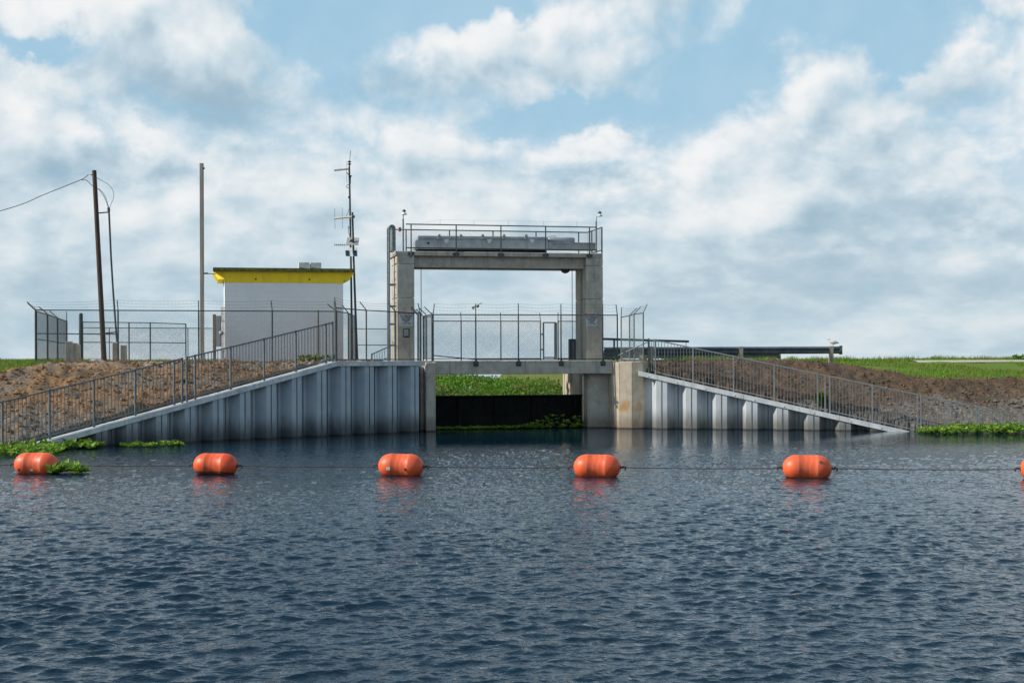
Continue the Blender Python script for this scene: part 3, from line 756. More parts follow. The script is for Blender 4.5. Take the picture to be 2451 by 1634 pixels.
e = empty('switch_box', G.pt(G.S(972, TC), TC-.02, G.Z(972, 807, TC)), 'small grey box with a dark frame on the left column below the sign', 'box')
a0, a1 = G.S(965, TC), G.S(980, TC); z1, z0 = G.Z(972, 786, TC), G.Z(972, 807, TC)
m = MB(); m.fbox(G, a0, a1, TC-.05, TC-.002, z0, z1); m.build('frame', BLACK, e, bevel=.01)
m = MB(); m.fbox(G, a0+.04, a1-.04, TC-.07, TC-.051, z0+.05, z1-.04); m.build('cover', GREYP, e, bevel=.006)

# ------------------------------------------------------------------ chain link fences
def fence(name, pts, z0, z1, label, arms=None, mesh=True, mid=None, strands=True, armlen=.38, mat=FENCEM, group=None, bottom=.08, post_r=.028, extra=0, zp=None, postmat=None):
    """pts: plan points of posts; arms: horizontal lean (x,y) of the barbed-wire arms"""
    pts = [Vector((p[0], p[1], 0)) for p in pts]; n = len(pts)
    if not hasattr(z0, '__len__'): z0 = [z0]*n
    if not hasattr(z1, '__len__'): z1 = [z1]*n
    c = sum(pts, Vector())/n; e = empty(name, (c.x, c.y, min(z0)), label, 'fence', group)
    tips = []
    for i, p in enumerate(pts):
        m = MB(); b = Vector((p.x, p.y, z0[i]-extra)); t = Vector((p.x, p.y, z1[i]))
        if arms is not None:
            a = Vector((arms[0], arms[1], 0)) if not isinstance(arms, list) else Vector((arms[i][0], arms[i][1], 0))
            tip = t+a*armlen+Vector((0, 0, armlen*(1-.35*a.length)))
        else: tip = t+Vector((0, 0, .03))
        m.tube([b, t], post_r, 8)
        if arms is not None: m.tube([t, t+(tip-t)*.5, tip], .019, 6)
        m.build('post', postmat or mat, e); tips.append((t, tip))
    rails = [lambda i: z1[i]-.01, lambda i: z0[i]+bottom]
    if mid: rails.append(lambda i: z0[i]+(z1[i]-z0[i])*mid)
    for rf in rails:
        m = MB(); m.tube([Vector((p.x, p.y, rf(i))) for i, p in enumerate(pts)], .021, 8); m.build('rail', mat, e)
    if mesh:
        m = MB()
        for i in range(n-1): chain(m, pts[i], pts[i+1], z0[i]+bottom, z0[i+1]+bottom, z1[i], z1[i+1])
        m.build('chain_link', WIREM, e)
    if strands and arms is not None:
        m = MB()
        for f in (.4, .7, 1.0):
            for i in range(n-1):
                A = tips[i][0].lerp(tips[i][1], f); B = tips[i+1][0].lerp(tips[i+1][1], f); L = (B-A).length; k = max(4, int(L/.4)); line = []
                for j in range(k+1):
                    u = j/k; q = A.lerp(B, u); q.z -= .045*math.sin(math.pi*u)+random.uniform(-.006, .006); line.append(q)
                m.tube(line, .0032, 4)
                d = 0.1
                while d < L:
                    u = d/L; q = A.lerp(B, u); q.z -= .045*math.sin(math.pi*u)
                    m.tube([q+Vector((-.012, 0, -.025)), q+Vector((.012, 0, .025))], .002, 3); d += .14
        m.build('barbed_wire', WIREM, e)
    return e
GT = 2.62
# long fence on the left bank
FL = Frame(*P(85, 860, 50.9).xy, *(P(806, 860, 53.4)-P(85, 860, 50.9)).xy)
ztl = 4.54
pl_ = [FL.pt(FL.S(px), 0, 0) for px in (85, 283, 476, 652, 803)]
fe_ = fence('chain_link_fence', pl_, [2.55]*5, ztl, 'long barbed wire chain link fence on the left bank in front of the white shed', arms=[(-.75, -.1), (-.06, -.1), (0, -.1), (-.08, -.1), (-.1, -.1)], extra=.1, mid=.0)
m = MB(); m.tube([P(85, 798, 50.95), P(282, 799.5, 51.6)], .021, 8); m.build('rail', FENCEM, fe_)
sd = [pl_[0], P(113, 860, 53.8), P(140, 860, 57.0)]
fence('chain_link_fence', [P(85, 860, 50.95)+Vector((0, .08, 0)), P(114, 860, 53.9), P(138, 860, 57.2), P(160, 860, 60.8)], 2.55, [4.5, 4.48, 4.44, 4.42], 'short side fence with rusty brown posts at the far left of the compound', arms=[(-.75, -.1), (-.8, -.1), (-.8, -.1), (0, 0)], mid=.48, postmat=RUSTY, post_r=.035)
# swing gate and rear fence in the compound
fence('compound_gate', [P(198, 860, 64), P(309, 860, 65), P(360, 860, 65.6), P(445, 860, 66.5)], 2.62, [4.46, 4.46, 4.46, 4.42], 'wide chain link swing gate standing inside the left compound behind the leaning pole', mid=.5, strands=False, post_r=.03)
m = MB(); p = P(194, 860, 63.6); m.tube([(p.x, p.y, 2.5), (p.x, p.y, zat(194, 752, 63.6))], .085, 12); m.lathe((p.x, p.y, zat(194, 752, 63.6)), (0, 0, 1), [(0, .09), (.03, .08), (.06, .02)], 12)
tag(m.build('gate_post', GALVD, None), 'thick dark steel post left of the swing gate in the compound', 'post')
fence('chain_link_fence', [P(190, 860, 73), P(262, 860, 73.6), P(359, 860, 74.4), P(450, 860, 75), P(534, 860, 76)], 2.62, 4.42, 'farthest chain link fence at the back of the left compound, seen through the gate', arms=None, mid=.0, strands=False, post_r=.022)
# fence on the flat cap left of the gantry
FA = [WL.pt(WL.S(px, .25), .25, 0) for px in (804, 877, 947, 1006)]
fence('chain_link_fence', FA, 2.655, [4.58, 4.52, 4.49, 4.46], 'chain link fence on the flat wall cap between the shed and the gantry', arms=[(-.1, 0), (-.62, .1), (-.65, .1), (-.2, 0)], bottom=.06, mid=.0)
fence('chain_link_fence', [P(806, 860, 53.3), P(834, 860, 54.4), P(852, 860, 57.2)], 2.62, [4.54, 4.50, 4.46], 'short fence return with a bent barbed arm right of the white shed', arms=[(-.9, -.2), (-.6, -.1), (0, 0)], strands=False)
fence('chain_link_fence', [P(840, 860, 72), P(934, 860, 73)], 2.62, [4.3, 4.3], 'distant low fence seen between the shed and the gantry', arms=None, mid=.5, strands=False, post_r=.02)
# fence returning across the deck at the left end
fence('chain_link_fence', [G.pt(G.S(1002, .3), .3, 0), G.pt(G.S(1000, 1.2), 1.2, 0)], 2.66, 4.42, 'narrow fence panel edge on beside the left gantry column', arms=(-.7, .0), strands=False)
fence('chain_link_fence', [G.pt(G.S(1034, .15), .15, 0), G.pt(G.S(1021, 1.3), 1.3, 0), G.pt(G.S(1013, 2.6), 2.6, 0)], 2.66, 4.42, 'fence wing with leaning arms at the left end of the bridge', arms=(-.75, .2), mid=.96)
# deck fences
df = [G.pt(G.S(px, DT-.045), DT-.045, 0) for px in (1037, 1139, 1241, 1343, 1443, 1478)]
fence('bridge_fence', df, [2.66, 2.5, 2.5, 2.5, 2.5, 2.62], [4.42]*6, 'front chain link fence with barbed wire along the near edge of the bridge', arms=[(.12, 0), (0, -.02), (0, -.02), (.0, -.02), (0, -.02), (-.12, 0)], armlen=.42, bottom=.2)
dft = 8.4
fence('bridge_fence', [G.pt(G.S(px, dft), dft, 0) for px in (1034, 1104, 1199, 1294)], DECKZ, 4.40, 'rear chain link fence along the far edge of the bridge', arms=[(0, .05), (-.05, .05), (-.05, .05), (-.1, .05)], bottom=.08, strands=True)
fence('bridge_fence', [G.pt(G.S(px, dft), dft, 0) for px in (1336, 1396, 1408)], DECKZ, 4.40, 'short rear fence length right of the small open gateway on the bridge', arms=[(0, 0), (-.4, .05), (-.2, .05)], bottom=.08, strands=True)
ge = empty('gateway', G.pt(G.S(1317, dft), dft, DECKZ), 'narrow empty steel gateway in the rear fence of the bridge', 'gate')
a0, a1 = G.S(1301, dft-.1), G.S(1330, dft-.1)
for a in (a0, a1):
    m = MB(); m.tube([G.pt(a, dft-.1, DECKZ+.05), G.pt(a, dft-.1, G.Z(1317, 772, dft))], .04 if a == a0 else .07, 8); m.build('jamb', FENCEM, ge)
for z in (DECKZ+.12, G.Z(1317, 772, dft)):
    m = MB(); m.tube([G.pt(a0, dft-.1, z), G.pt(a1, dft-.1, z)], .03, 8); m.build('cross_bar', FENCEM, ge)
for k in (.25, .7):
    m = MB(); z = DECKZ+.1+k*1.5; m.fbox(G, a0-.12, a0-.03, dft-.13, dft-.07, z-.03, z+.03); m.build('hinge', GALVD, ge)
# fence on the right pier
fr_ = [P(1487, 860, 56.6), P(1507, 860, 56.0), P(1518, 860, 55.4), P(1540, 860, 54.7)]
fence('chain_link_fence', fr_, [2.64, 2.62, 2.62, 2.62], [4.38, 4.42, 4.46, 4.48], 'fence with arms leaning right on top of the cream concrete pier', arms=[(.05, 0), (.75, .1), (.7, .1), (.4, 0)], postmat=GALV, bottom=.05)
fl = empty('floodlight', df[1]+Vector((0, 0, 4.72)), 'small twin floodlight on a fence post near the middle left of the bridge', 'lamp')
bp = df[1]+Vector((0, -.03, 4.74))
for dx in (-.06, .05):
    m = MB(); m.lathe(bp+Vector((dx, 0, .02 if dx > 0 else -.04)), (dx*6, -.5, -.3), [(0, .03), (.03, .045), (.08, .06), (.09, .05)], 12); m.build('lamp_head', WOODP, fl)
m = MB(); m.tube([bp+Vector((-.1, 0, -.03)), bp, bp+Vector((.1, 0, .05)), bp+Vector((.24, 0, .12))], .012, 6); m.build('bracket', GALVD, fl)
# steel post assembly behind the right column
e = empty('hand_winch', G.pt(G.S(1372, 3.5), 3.5, DECKZ), 'upright ribbed steel housing under the hoist cable beside the right column', 'winch')
for k, px in enumerate((1366, 1371.5, 1377)):
    a = G.S(px, 3.5); m = MB(); m.fbox(G, a-.05, a+.05, 3.5, 3.7, DECKZ, G.Z(px, 812-(1 if k == 1 else 0), 3.5)); m.build('upright', GALV if k == 1 else GALVD, e, bevel=.006)
m = MB(); a = G.S(1372, 3.45); m.fbox(G, a-.16, a+.18, 3.46, 3.5-.002, G.Z(1372, 816, 3.5), G.Z(1372, 811, 3.5)); m.build('head_plate', GALVD, e)

# ------------------------------------------------------------------ picket railings on the wing walls
pick = MB(); pick.tube([(0, 0, 0), (0, 0, 1)], .0155, 4, smooth=False)
PICKS = {}
for k_ in (PICKM, PICKD):
    q_ = bpy.data.meshes.new('picket'); q_.from_pydata(pick.v, [], pick.f); q_.materials.append(k_); PICKS[k_.name] = q_
def railing(label, fr, off, pxs, topf, botf, label_posts=None, toppy=None, rung=.122, mat=None, foot=.12, pm=None):
    pm = pm or PICKM; mat = mat or pm
    """pxs: post positions (s); topf, botf heights along s"""
    c = fr.pt((pxs[0]+pxs[-1])/2, off, botf((pxs[0]+pxs[-1])/2)); e = empty('picket_railing', c, label, 'railing')
    for i, a in enumerate(pxs):
        m = MB(); last = i in (0, len(pxs)-1)
        w = .03
        m.fbox(fr, a-w, a+w, off-w, off+w, botf(a)-foot, topf(a)+.04)
        m.v[-4:] = m.v[-4:]
        m.build('post', mat, e, bevel=.004)
    for f_, r in ((topf, .024), (botf, .02)):
        m = MB()
        for i in range(len(pxs)-1):
            a0, a1 = pxs[i]+.03, pxs[i+1]-.03
            m.fbox(fr, a0, a1, off-r, off+r, f_(a0)-r, f_(a0)+r, f_(a1)+r, f_(a1)-r)
        m.build('rail', mat, e, bevel=.004)
    for i in range(len(pxs)-1):
        n = max(1, round((pxs[i+1]-pxs[i])/rung))
        for k in range(1, n):
            a = pxs[i]+(pxs[i+1]-pxs[i])*k/n
            o = bpy.data.objects.new('picket', PICKS[pm.name]); COL.objects.link(o); o.parent = e
            o.location = fr.pt(a, off, botf(a))-wloc(e); o.scale = (1, 1, topf(a)-botf(a))
    return e
def polyf(fr, off, samples):
    S_ = [fr.S(px, off, py) for px, py in samples]; Z_ = [fr.Z(px, py, off) for px, py in samples]
    o_ = np.argsort(S_); S_ = np.array(S_)[o_]; Z_ = np.array(Z_)[o_]
    k = np.polyfit(S_, Z_, 1)
    return lambda a: float(k[0]*a+k[1])
lt = polyf(WL, .2, [(796, 771), (632, 812), (466, 851), (324, 886.5), (119, 934), (6, 961)])
lb = lambda a: zl(max(a, 3.67))+.11
def sw(px, py): return WL.S(px, .2, py)
lp1 = sorted([sw(p, q) for p, q in ((796, 812), (780, 816), (708, 835), (632, 855), (552, 873), (467, 893), (447, 898))])
lp2 = sorted([sw(p, q) for p, q in ((436, 903), (417, 908), (324, 932), (225, 960), (119, 985), (6, 1010), (-95, 1040))])
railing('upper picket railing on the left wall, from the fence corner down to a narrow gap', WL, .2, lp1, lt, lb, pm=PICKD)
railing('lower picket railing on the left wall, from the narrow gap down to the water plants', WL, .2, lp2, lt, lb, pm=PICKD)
rt = polyf(WR, .2, [(1569, 815), (1659, 832), (1756, 852), (1853, 872), (1986, 900), (2088, 923), (2196, 944), (2338, 972), (2449, 997)])
rb = lambda a: zr(a)+.10
def rw(px, py): return WR.S(px, .2, py)
def rposts(l): return [rw(p, 900) for p in l]
railing('first picket railing beside the cream pier, down the sunlit wall to a weedy gap', WR, .2, rposts((1569, 1659, 1756, 1853, 1957, 1975)), rt, rb)
railing('short second picket railing on the right, from the weedy gap to the wall end', WR, .2, rposts((1986, 2088, 2196)), rt, rb)
rb3 = lambda a: zr(a)+.06
railing('third picket railing on the right, standing in green water plants', WR, .2, rposts((2204, 2269, 2337)), rt, rb3)
railing('last picket railing cut by the right edge of the picture, in water plants', WR, .2, rposts((2343, 2399, 2449, 2510)), rt, rb3)
m = MB(); a = WR.S(1553, .3); z0 = WR.Z(1553, 885, .3)
e = empty('railing_end', WR.pt(a, .3, z0), 'slanted end brace and dark post between the cream pier and the right railing', 'railing')
m.fbox(WR, a-.035, a+.035, .25, .32, z0-.1, WR.Z(1553, 810, .3)); m.build('post', GALVD, e, bevel=.004)
for (p0, p1) in (((1553, 817), (1468, 856)), ((1553, 812), (1569, 815.5))):
    m = MB(); m.tube([WR.pt(WR.S(p0[0], .28, p0[1]), .28, WR.Z(p0[0], p0[1], .28)), P(p1[0], p1[1], 55.6) if p1[0] < 1500 else WR.pt(WR.S(p1[0], .2, p1[1]), .2, WR.Z(p1[0], p1[1], .2))], .022, 8); m.build('brace', GALV, e)
for px in (1559, 1564):
    a = WR.S(px, .2); m = MB(); m.fbox(WR, a-.011, a+.011, .19, .21, WR.Z(px, 888, .2), WR.Z(px, 815, .2)); m.build('picket', GALV, e)
# small railing far behind the cap, left of the gantry
FRr = Frame(*P(890, 860, 64).xy, 1, .2)
tf = lambda a: FRr.Z(890, 855, 0)+a*.34
e_ = railing('small distant picket railing rising to the right, just left of the gantry ladder', FRr, 0, [0.0, .82], lambda a: 2.95+a*.45, lambda a: 2.5+a*.42, mat=FENCEM)

# ------------------------------------------------------------------ shed
TS = 1.55+2.2
FSH = Frame(*P(538, 860, 55.6).xy, math.cos(YAW), math.sin(YAW))
W = FSH.S(822); zr1 = FSH.Z(540, 640, -.25); zy0 = FSH.Z(680, 677, 0)
sh = empty('shed', FSH.pt(W/2, 1.5, 2.55), 'white block shed with a bright yellow band under a mossy flat roof', 'shed')
m = MB(); m.fbox(FSH, 0, W, 0, 3.2, 2.4, zy0); m.build('wall', SHEDW, sh, bevel=.01)
zc = zr1-.13
m = MB(); m.fbox(FSH, -.015, W+.015, -.015, 3.215, zy0, zc); m.build('yellow_band', YEL, sh, bevel=.006)
for px in (613, 741):
    m = MB(); a = FSH.S(px, 0); z = FSH.Z(px, 668 if px < 700 else 669, 0); c = FSH.pt(a, -.03, z); m.lathe(c, (G.b[0], G.b[1], 0), [(0, .035), (.014, .035)], 12); m.build('vent_hole', BLACK, sh)
z66 = FSH.Z(530, 668, 0)
m = MB()      # splayed eave boxes on both sides
for sg_ in (-1, 1):
    e0 = -.017 if sg_ < 0 else W+.017
    i, o1, o2 = e0, e0+sg_*.43, e0+sg_*.23
    mm = MB()
    back0 = .35 if sg_ < 0 else 0.02
    mm.hexa([FSH.pt(i, -.01, z66), FSH.pt(o2, back0*.5, z66), FSH.pt(o2, 3.2, z66), FSH.pt(i, 3.2, z66),
             FSH.pt(i, -.01, zc), FSH.pt(o1, back0, zc), FSH.pt(o1, 3.2, zc), FSH.pt(i, 3.2, zc)])
    mm.build('eave', YEL, sh, bevel=.004)
m = MB(); m.fbox(FSH, FSH.S(510.5, -.25), FSH.S(848, -.25), -.25, 3.45, zc, zr1); m.build('roof', MOSS, sh, bevel=.01)
for (p0, p1) in ((715, 741), (743.5, 769)):
    v = MB(); a0, a1 = FSH.S(p0, .6, 635), FSH.S(p1, .6, 635); z1 = FSH.Z(730, 628, .6)
    v.fbox(FSH, a0, a1, .6, 1.1, zr1+.002, z1); o = v.build('roof_vent', OFFW, sh, bevel=.01, loc=FSH.pt((a0+a1)/2, .85, zr1))
    g_ = MB(); g_.fbox(FSH, a0+.02, a0+.18, .585, .599, zr1+.02, zr1+.075); g_.fbox(FSH, a0+.24, a1-.02, .59, .599, z1-.02, z1-.01); g_.build('grille', BLACK, o)
m = MB(); a = -.02
for (y0, y1, w_) in ((733, 770, .13), (765, 800, .09), (796, 838, .12)):
    m = MB(); m.fbox(FSH, -w_-.02, -.003, .2, .5, FSH.Z(535, y1, 0), FSH.Z(535, y0, 0)); m.build('meter_box', WHITE, sh, bevel=.01)
m = MB(); m.tube([FSH.pt(-.1, .3, FSH.Z(535, 836, 0)), FSH.pt(-.1, .3, 2.6)], .02, 6); m.tube([FSH.pt(-.03, .25, FSH.Z(535, 738, 0)), FSH.pt(-.03, .25, 2.7)], .018, 6); m.build('conduit', GREYP, sh)
m = MB(); a = FSH.S(760, -.05, 700)
m.tube([FSH.pt(a, -.4, 2.5), FSH.pt(a, -.4, FSH.Z(760, 742, -.4))], .028, 8)
tag(m.build('fence_post', RUSTY, None), 'single brown post in front of the right part of the white shed wall', 'post')
# meter board
bx = empty('meter_board', P(514, 860, 54.6).xy[:]+(2.6,), 'weathered timber board with boxes on posts, left of the white shed', 'meter board')
m = MB(); p = P(513.5, 860, 54.6); m.box(p.x-.055, p.x+.055, p.y-.05, p.y+.05, 2.4, zat(513, 752, 54.6)); m.build('post', WOODP, bx, bevel=.008)
m = MB(); p = P(522, 860, 54.8); m.box(p.x-.08, p.x+.08, p.y, p.y+.25, zat(513, 829, 54.6), zat(513, 755, 54.6)); m.build('box', GREYP, bx, bevel=.01)
m = MB(); p = P(530, 860, 54.5); m.lathe((p.x, p.y, zat(530, 797, 54.5)), (0, -1, .2), [(0, .09), (.05, .09), (.06, .02)], 14); m.build('dish', GREYP, bx)

# ------------------------------------------------------------------ poles, wires, masts
def polymesh(name, pts, r, r1, mat, label, cat, n=12):
    m = MB(); m.tube(pts, r, n, r1=r1); o = m.build(name, mat, None); return tag(o, label, cat)
YP = 56.0
up = empty('utility_pole', P(249, 862, YP).xy[:]+(2.6,), 'brown wooden utility pole leaning left behind the left fence', 'utility pole')
m = MB(); b, t_ = P(249.5, 868, YP), P(225.5, 408, YP); m.tube([b, b.lerp(t_, .33), b.lerp(t_, .66), t_], .105, 12, r1=.085); m.build('pole', WOOD, up)
m = MB(); m.tube([P(217, 418, YP), P(224, 419, YP)], .02, 6); m.build('insulator', GALVD, up)
for a_, b_ in (((236, 510), (259, 508)), ((253, 797), (277, 795))):
    m = MB(); m.tube([P(*a_, YP), P(*b_, YP)], .025, 6); m.build('bracket', GALVD, up)
m = MB(); pp = [P(260.5, 500, YP-.05), P(266, 620, YP-.05), P(271, 700, YP-.05), P(279, 805, YP-.05), P(284, 868, YP-.05)]; m.tube(pp, .038, 8)
m.tube([P(260, 497, YP-.05), P(260.5, 506, YP-.05)], .055, 8)
tag(m.build('conduit_mast', GALVD, None), 'thin dark steel conduit standing right of the leaning wooden pole', 'conduit')
def cable(pts, r, label, Y=YP, name='overhead_wire'):
    m = MB(); m.tube([P(x, y, Y if len(q) == 0 else q[0]) for (x, y, *q) in pts], r, 6); tag(m.build(name, CABLE, None), label, 'wire')
def smooth(pts, n=6):
    out = []
    P_ = [pts[0]]+pts+[pts[-1]]
    for i in range(1, len(P_)-2):
        for k in range(n):
            u = k/n; q = []
            for c in range(2):
                p0, p1, p2, p3 = P_[i-1][c], P_[i][c], P_[i+1][c], P_[i+2][c]
                q.append(.5*((2*p1)+(-p0+p2)*u+(2*p0-5*p1+4*p2-p3)*u*u+(-p0+3*p1-3*p2+p3)*u**3))
            out.append(tuple(q))
    out.append(pts[-1]); return out
cable(smooth([(-160, 548), (0, 505), (60, 486), (100, 468), (150, 448), (190, 432), (202, 426), (212, 418)]), .014, 'black service wire running off to the left from the wooden pole top')
cable(smooth([(196, 431), (206, 431), (213, 437), (224, 447), (237, 454), (250, 472), (257, 490), (260, 500)]), .012, 'thick drooping wire from the pole side to the conduit head')
cable(smooth([(232, 426), (245, 433), (262, 444), (271, 458), (272, 472), (266, 488), (261, 500)]), .009, 'thin wire looping out right from the pole top to the conduit head')
cable(smooth([(234, 452), (241, 455), (251, 468), (258, 488), (261, 500)]), .008, 'second thin drooping wire close under the thick one beside the pole')
fp_ = empty('steel_pole', P(484, 860, 55.2).xy[:]+(2.5,), 'tall straight tan steel pole left of the white shed', 'pole')
m = MB(); m.box(*[v for v in (P(480, 860, 55.2).x, P(488.5, 860, 55.2).x, 55.13, 55.27)], 2.4, zat(484, 391, 55.2)); m.build('shaft', POLEM, fp_, bevel=.01)
m = MB(); m.box(P(489, 860, 55.2).x, P(491.5, 860, 55.2).x, 55.17, 55.23, zat(484, 405, 55.2), zat(484, 401, 55.2)); m.build('eye', GALVD, fp_)
m = MB(); m.tube([P(480, 655, 55.2), P(498, 654, 55.2)], .035, 8); m.tube([P(498, 655, 55.2), P(516, 655.5, 55.2)], .018, 8); m.build('stay_bracket', GALV, fp_)
YM = 57.5
am = empty('antenna_mast', P(843, 860, YM).xy[:]+(2.6,), 'tall slender antenna mast with a white boom and whip right of the shed', 'antenna mast')
m = MB(); m.tube([P(843, 862, YM), P(841, 700, YM), P(839.5, 600, YM), P(837.5, 480, YM), P(836, 400, YM)], .045, 8, r1=.038); m.build('mast', GALVD, am)
m = MB(); m.tube([P(836.3, 400, YM), P(836.5, 386, YM)], .03, 8); 
for y in (389, 395): m.lathe(P(836.3, y, YM), (0, 0, 1), [(0, .04), (.04, .085), (.07, .02)], 10)
m.build('antenna_base', GALVD, am)
m = MB(); m.tube([P(837, 386, YM), P(839, 361, YM)], .011, 6); m.build('whip', GALVD, am)
m = MB(); m.tube([P(800, 407, YM-.1), P(834, 403.5, YM-.1)], .055, 8); m.build('boom', WHITE, am)
m = MB(); m.tube([P(830, 388, YM-.1), P(830, 437, YM-.1)], .008, 5); m.build('element', GALV, am)
m = MB(); m.tube([P(829, 412, YM-.05), P(836, 420, YM-.05)], .014, 6); m.tube([P(841, 420, YM-.05), P(838, 425, YM-.05), P(838, 440, YM-.05)], .03, 6)
m.tube(smooth2 := [P(835, 442, YM), P(831, 443, YM), P(829, 447, YM), P(831, 450, YM), P(835, 450, YM)], .012, 5)
m.tube([P(836, 497, YM), P(833, 510, YM), P(827, 521, YM)], .009, 5); m.tube([P(834, 540, YM), P(834, 556, YM), P(837, 566, YM)], .010, 5)
m.tube([P(834, 545, YM), P(840, 545, YM)], .02, 6); m.tube([P(834, 471, YM), P(838, 473, YM)], .05, 6); m.build('coax_cable', CABLE, am)
m = MB(); m.tube([P(801, 586, YM-.15), P(840, 587, YM-.15)], .013, 6); m.build('boom', GALVD, am)
for px in (801, 806, 811, 815, 820, 825):
    m = MB(); m.tube([P(px, 582.5, YM-.15), P(px, 590, YM-.15)], .006, 5); m.build('element', GALVD, am)
YM2 = 56.9
a2 = empty('antenna_mast', P(854, 860, YM2).xy[:]+(2.6,), 'shorter second mast beside the antenna mast, with a cream boom and solar panels', 'antenna mast')
m = MB(); m.tube([P(855, 862, YM2), P(850, 720, YM2), P(846.5, 620, YM2), P(843.5, 508, YM2)], .05, 8, r1=.04); m.build('mast', GALVD, a2)
m = MB(); m.tube([P(800, 523, YM2-.1), P(842, 519, YM2-.1)], .04, 8); m.build('boom', CREAM, a2)
m = MB(); m.tube([P(843, 519, YM2), P(849, 518, YM2)], .06, 8); m.build('clamp', GALVD, a2)
for px, y0, y1 in ((801, 499, 548), (819, 497, 547)):
    m = MB(); m.tube([P(px, y0, YM2-.1), P(px+.8, y1, YM2-.1)], .008, 5); m.build('element', GALV, a2)
def panel(q, mat, tl):
    m = MB(); f = [P(x, y, YM2-.12+dd) for (x, y), dd in zip(q, tl)]; bk = [v+Vector((0, .05, 0.012)) for v in f]
    m.add(f+bk, [(0, 1, 2, 3), (7, 6, 5, 4), (0, 4, 5, 1), (1, 5, 6, 2), (2, 6, 7, 3), (3, 7, 4, 0)]); return m
panel([(828, 585), (857, 587), (860, 569.5), (831, 568)], OFFW, (0, 0, .35, .35)).build('solar_panel', material('panel_back', (.38, .38, .36), (.3, .3, .29), .6), a2)
m = MB(); m.tube([P(836, 579, YM2-.2), P(843, 574, YM2-.2)], .025, 6); m.lathe(P(841, 576, YM2-.2), (0, 1, 0), [(0, .06), (.08, .06)], 10); m.build('bracket', GALVD, a2)
o = panel([(826, 613.5), (855.5, 613.5), (854.5, 593), (824, 593.5)], GREYP, (0, 0, .3, .3)).build('solar_panel', OFFW, a2)
panel([(827.5, 612), (835.5, 612), (834.5, 599.5), (826.5, 599.5)], GLASSB, (-.02, -.02, .16, .16)).build('cell', GLASSB, o)
panel([(845, 612), (854, 612), (853.5, 599.5), (845, 599.5)], GLASSB, (-.02, -.02, .16, .16)).build('cell', GLASSB, o)

# ------------------------------------------------------------------ compound clutter
def block(px0, px1, py, Y, name, mat, label, group=None, d=.3, cat='block', zb=2.45):
    a, b = P(px0, 860, Y), P(px1, 860, Y); m = MB(); z = zat(px0, py, Y); j = .01
    m.hexa([(a.x, Y, zb), (b.x, Y+.06, zb), (b.x, Y+d, zb), (a.x, Y+d, zb), (a.x+j, Y, z), (b.x-j, Y+.05, z-.02), (b.x-j, Y+d, z-.01), (a.x+j, Y+d, z)])
    o = m.build(name, mat, None, bevel=.025); return tag(o, label, cat, group)
cg = 'concrete stub posts in the left compound'
block(155, 169, 816, 53.6, 'concrete_block', CONC, 'tall leftmost concrete stub post inside the left fence corner', cg, .32)
block(169.5, 182, 820, 55, 'concrete_block', CONC, 'middle concrete stub post of the three at the fence corner', cg, .32)
block(183, 189, 824, 57, 'concrete_block', CONC, 'narrow rear concrete stub post of the three at the fence corner', cg, .3)
block(268, 281, 818, 53.6, 'concrete_block', CONC, 'front concrete stub post right of the leaning wooden pole', cg, .32)
block(287, 300, 825, 55.4, 'concrete_block', CONC, 'rear concrete stub post right of the leaning wooden pole', cg, .32)
m = MB(); p = P(226, 866, 54); m.lathe((p.x, p.y, 2.5), (0, 0, 1), [(0, .20), (.18, .22), (.22, .225), (.27, .2), (.30, .08)], 18)
tag(m.build('tub', WHITE, None), 'pale upturned tub left of the foot of the leaning pole', 'tub')

# ------------------------------------------------------------------ guardrails and road pieces on the right
def wbeam(m, p, q, z, hgt=.31, z2=None):
    d = (q-p).normalized(); nrm = Vector((-d.y, d.x, 0)); z2 = z if z2 is None else z2
    prof = [(0, .155), (-.03, .135), (-.075, .10), (-.08, .075), (-.03, .03), (0, 0), (-.03, -.03), (-.08, -.075), (-.075, -.10), (-.03, -.135), (0, -.155)]
    vs = []; fs = []; n = len(prof)
    for base, zz in ((p, z), (q, z2)):
        for (o_, h_) in prof: vs.append(Vector((base.x, base.y, 0))+nrm*o_+Vector((0, 0, zz+h_*hgt/.31)))
    for i in range(n-1): fs.append((i, i+1, n+i+1, n+i))
    m.add(vs, fs)
def guardrail(pts, pz, posts, label, end=True):
    p, q = pts; c = (p+q)/2; e = empty('guardrail', (c.x, c.y, 2.6), label, 'guardrail', 'guardrails right of the bridge')
    m = MB(); wbeam(m, p, q, pz[0], z2=pz[1]); o = m.build('beam', GUARD, e); s_ = o.modifiers.new('t', 'SOLIDIFY'); s_.thickness = .006
    if end:
        d = (q-p).normalized(); m = MB()
        vs = []; 
        for k in range(9):
            th = math.radians(k*18); bb = q+d*(.16*math.sin(th)*1.1)+Vector((-d.y, d.x, 0))*(.16-.16*math.cos(th)-.04)
            vs.append((bb.x, bb.y, pz[1]-.19)); vs.append((bb.x, bb.y, pz[1]+.19))
        m.add(vs, [(2*i, 2*i+2, 2*i+3, 2*i+1) for i in range(8)], True); o = m.build('end_wing', GUARD, e); s_ = o.modifiers.new('t', 'SOLIDIFY'); s_.thickness = .006
    for r in posts:
        b = P(r[0], 860, r[1]); m = MB(); m.box(b.x-.09, b.x+.09, b.y-.1-.02, b.y+.08, r[3] if len(r) > 3 else 2.4, zat(r[0], r[2], r[1])); m.build('post', GPOST, e, bevel=.012)
    return e
g0, g1 = P(1445, 860, 57.6), P(2010, 860, 60.5)
guardrail((Vector((g0.x, g0.y, 0)), Vector((g1.x, g1.y, 0))), (zat(1445, 840, 57.6), zat(2010, 837.5, 60.5)),
          [(1559, 58.2, 829), (1773, 59.25, 829), (1989, 60.4, 828)], 'near steel guardrail with pale posts and a white bird perched at its end')
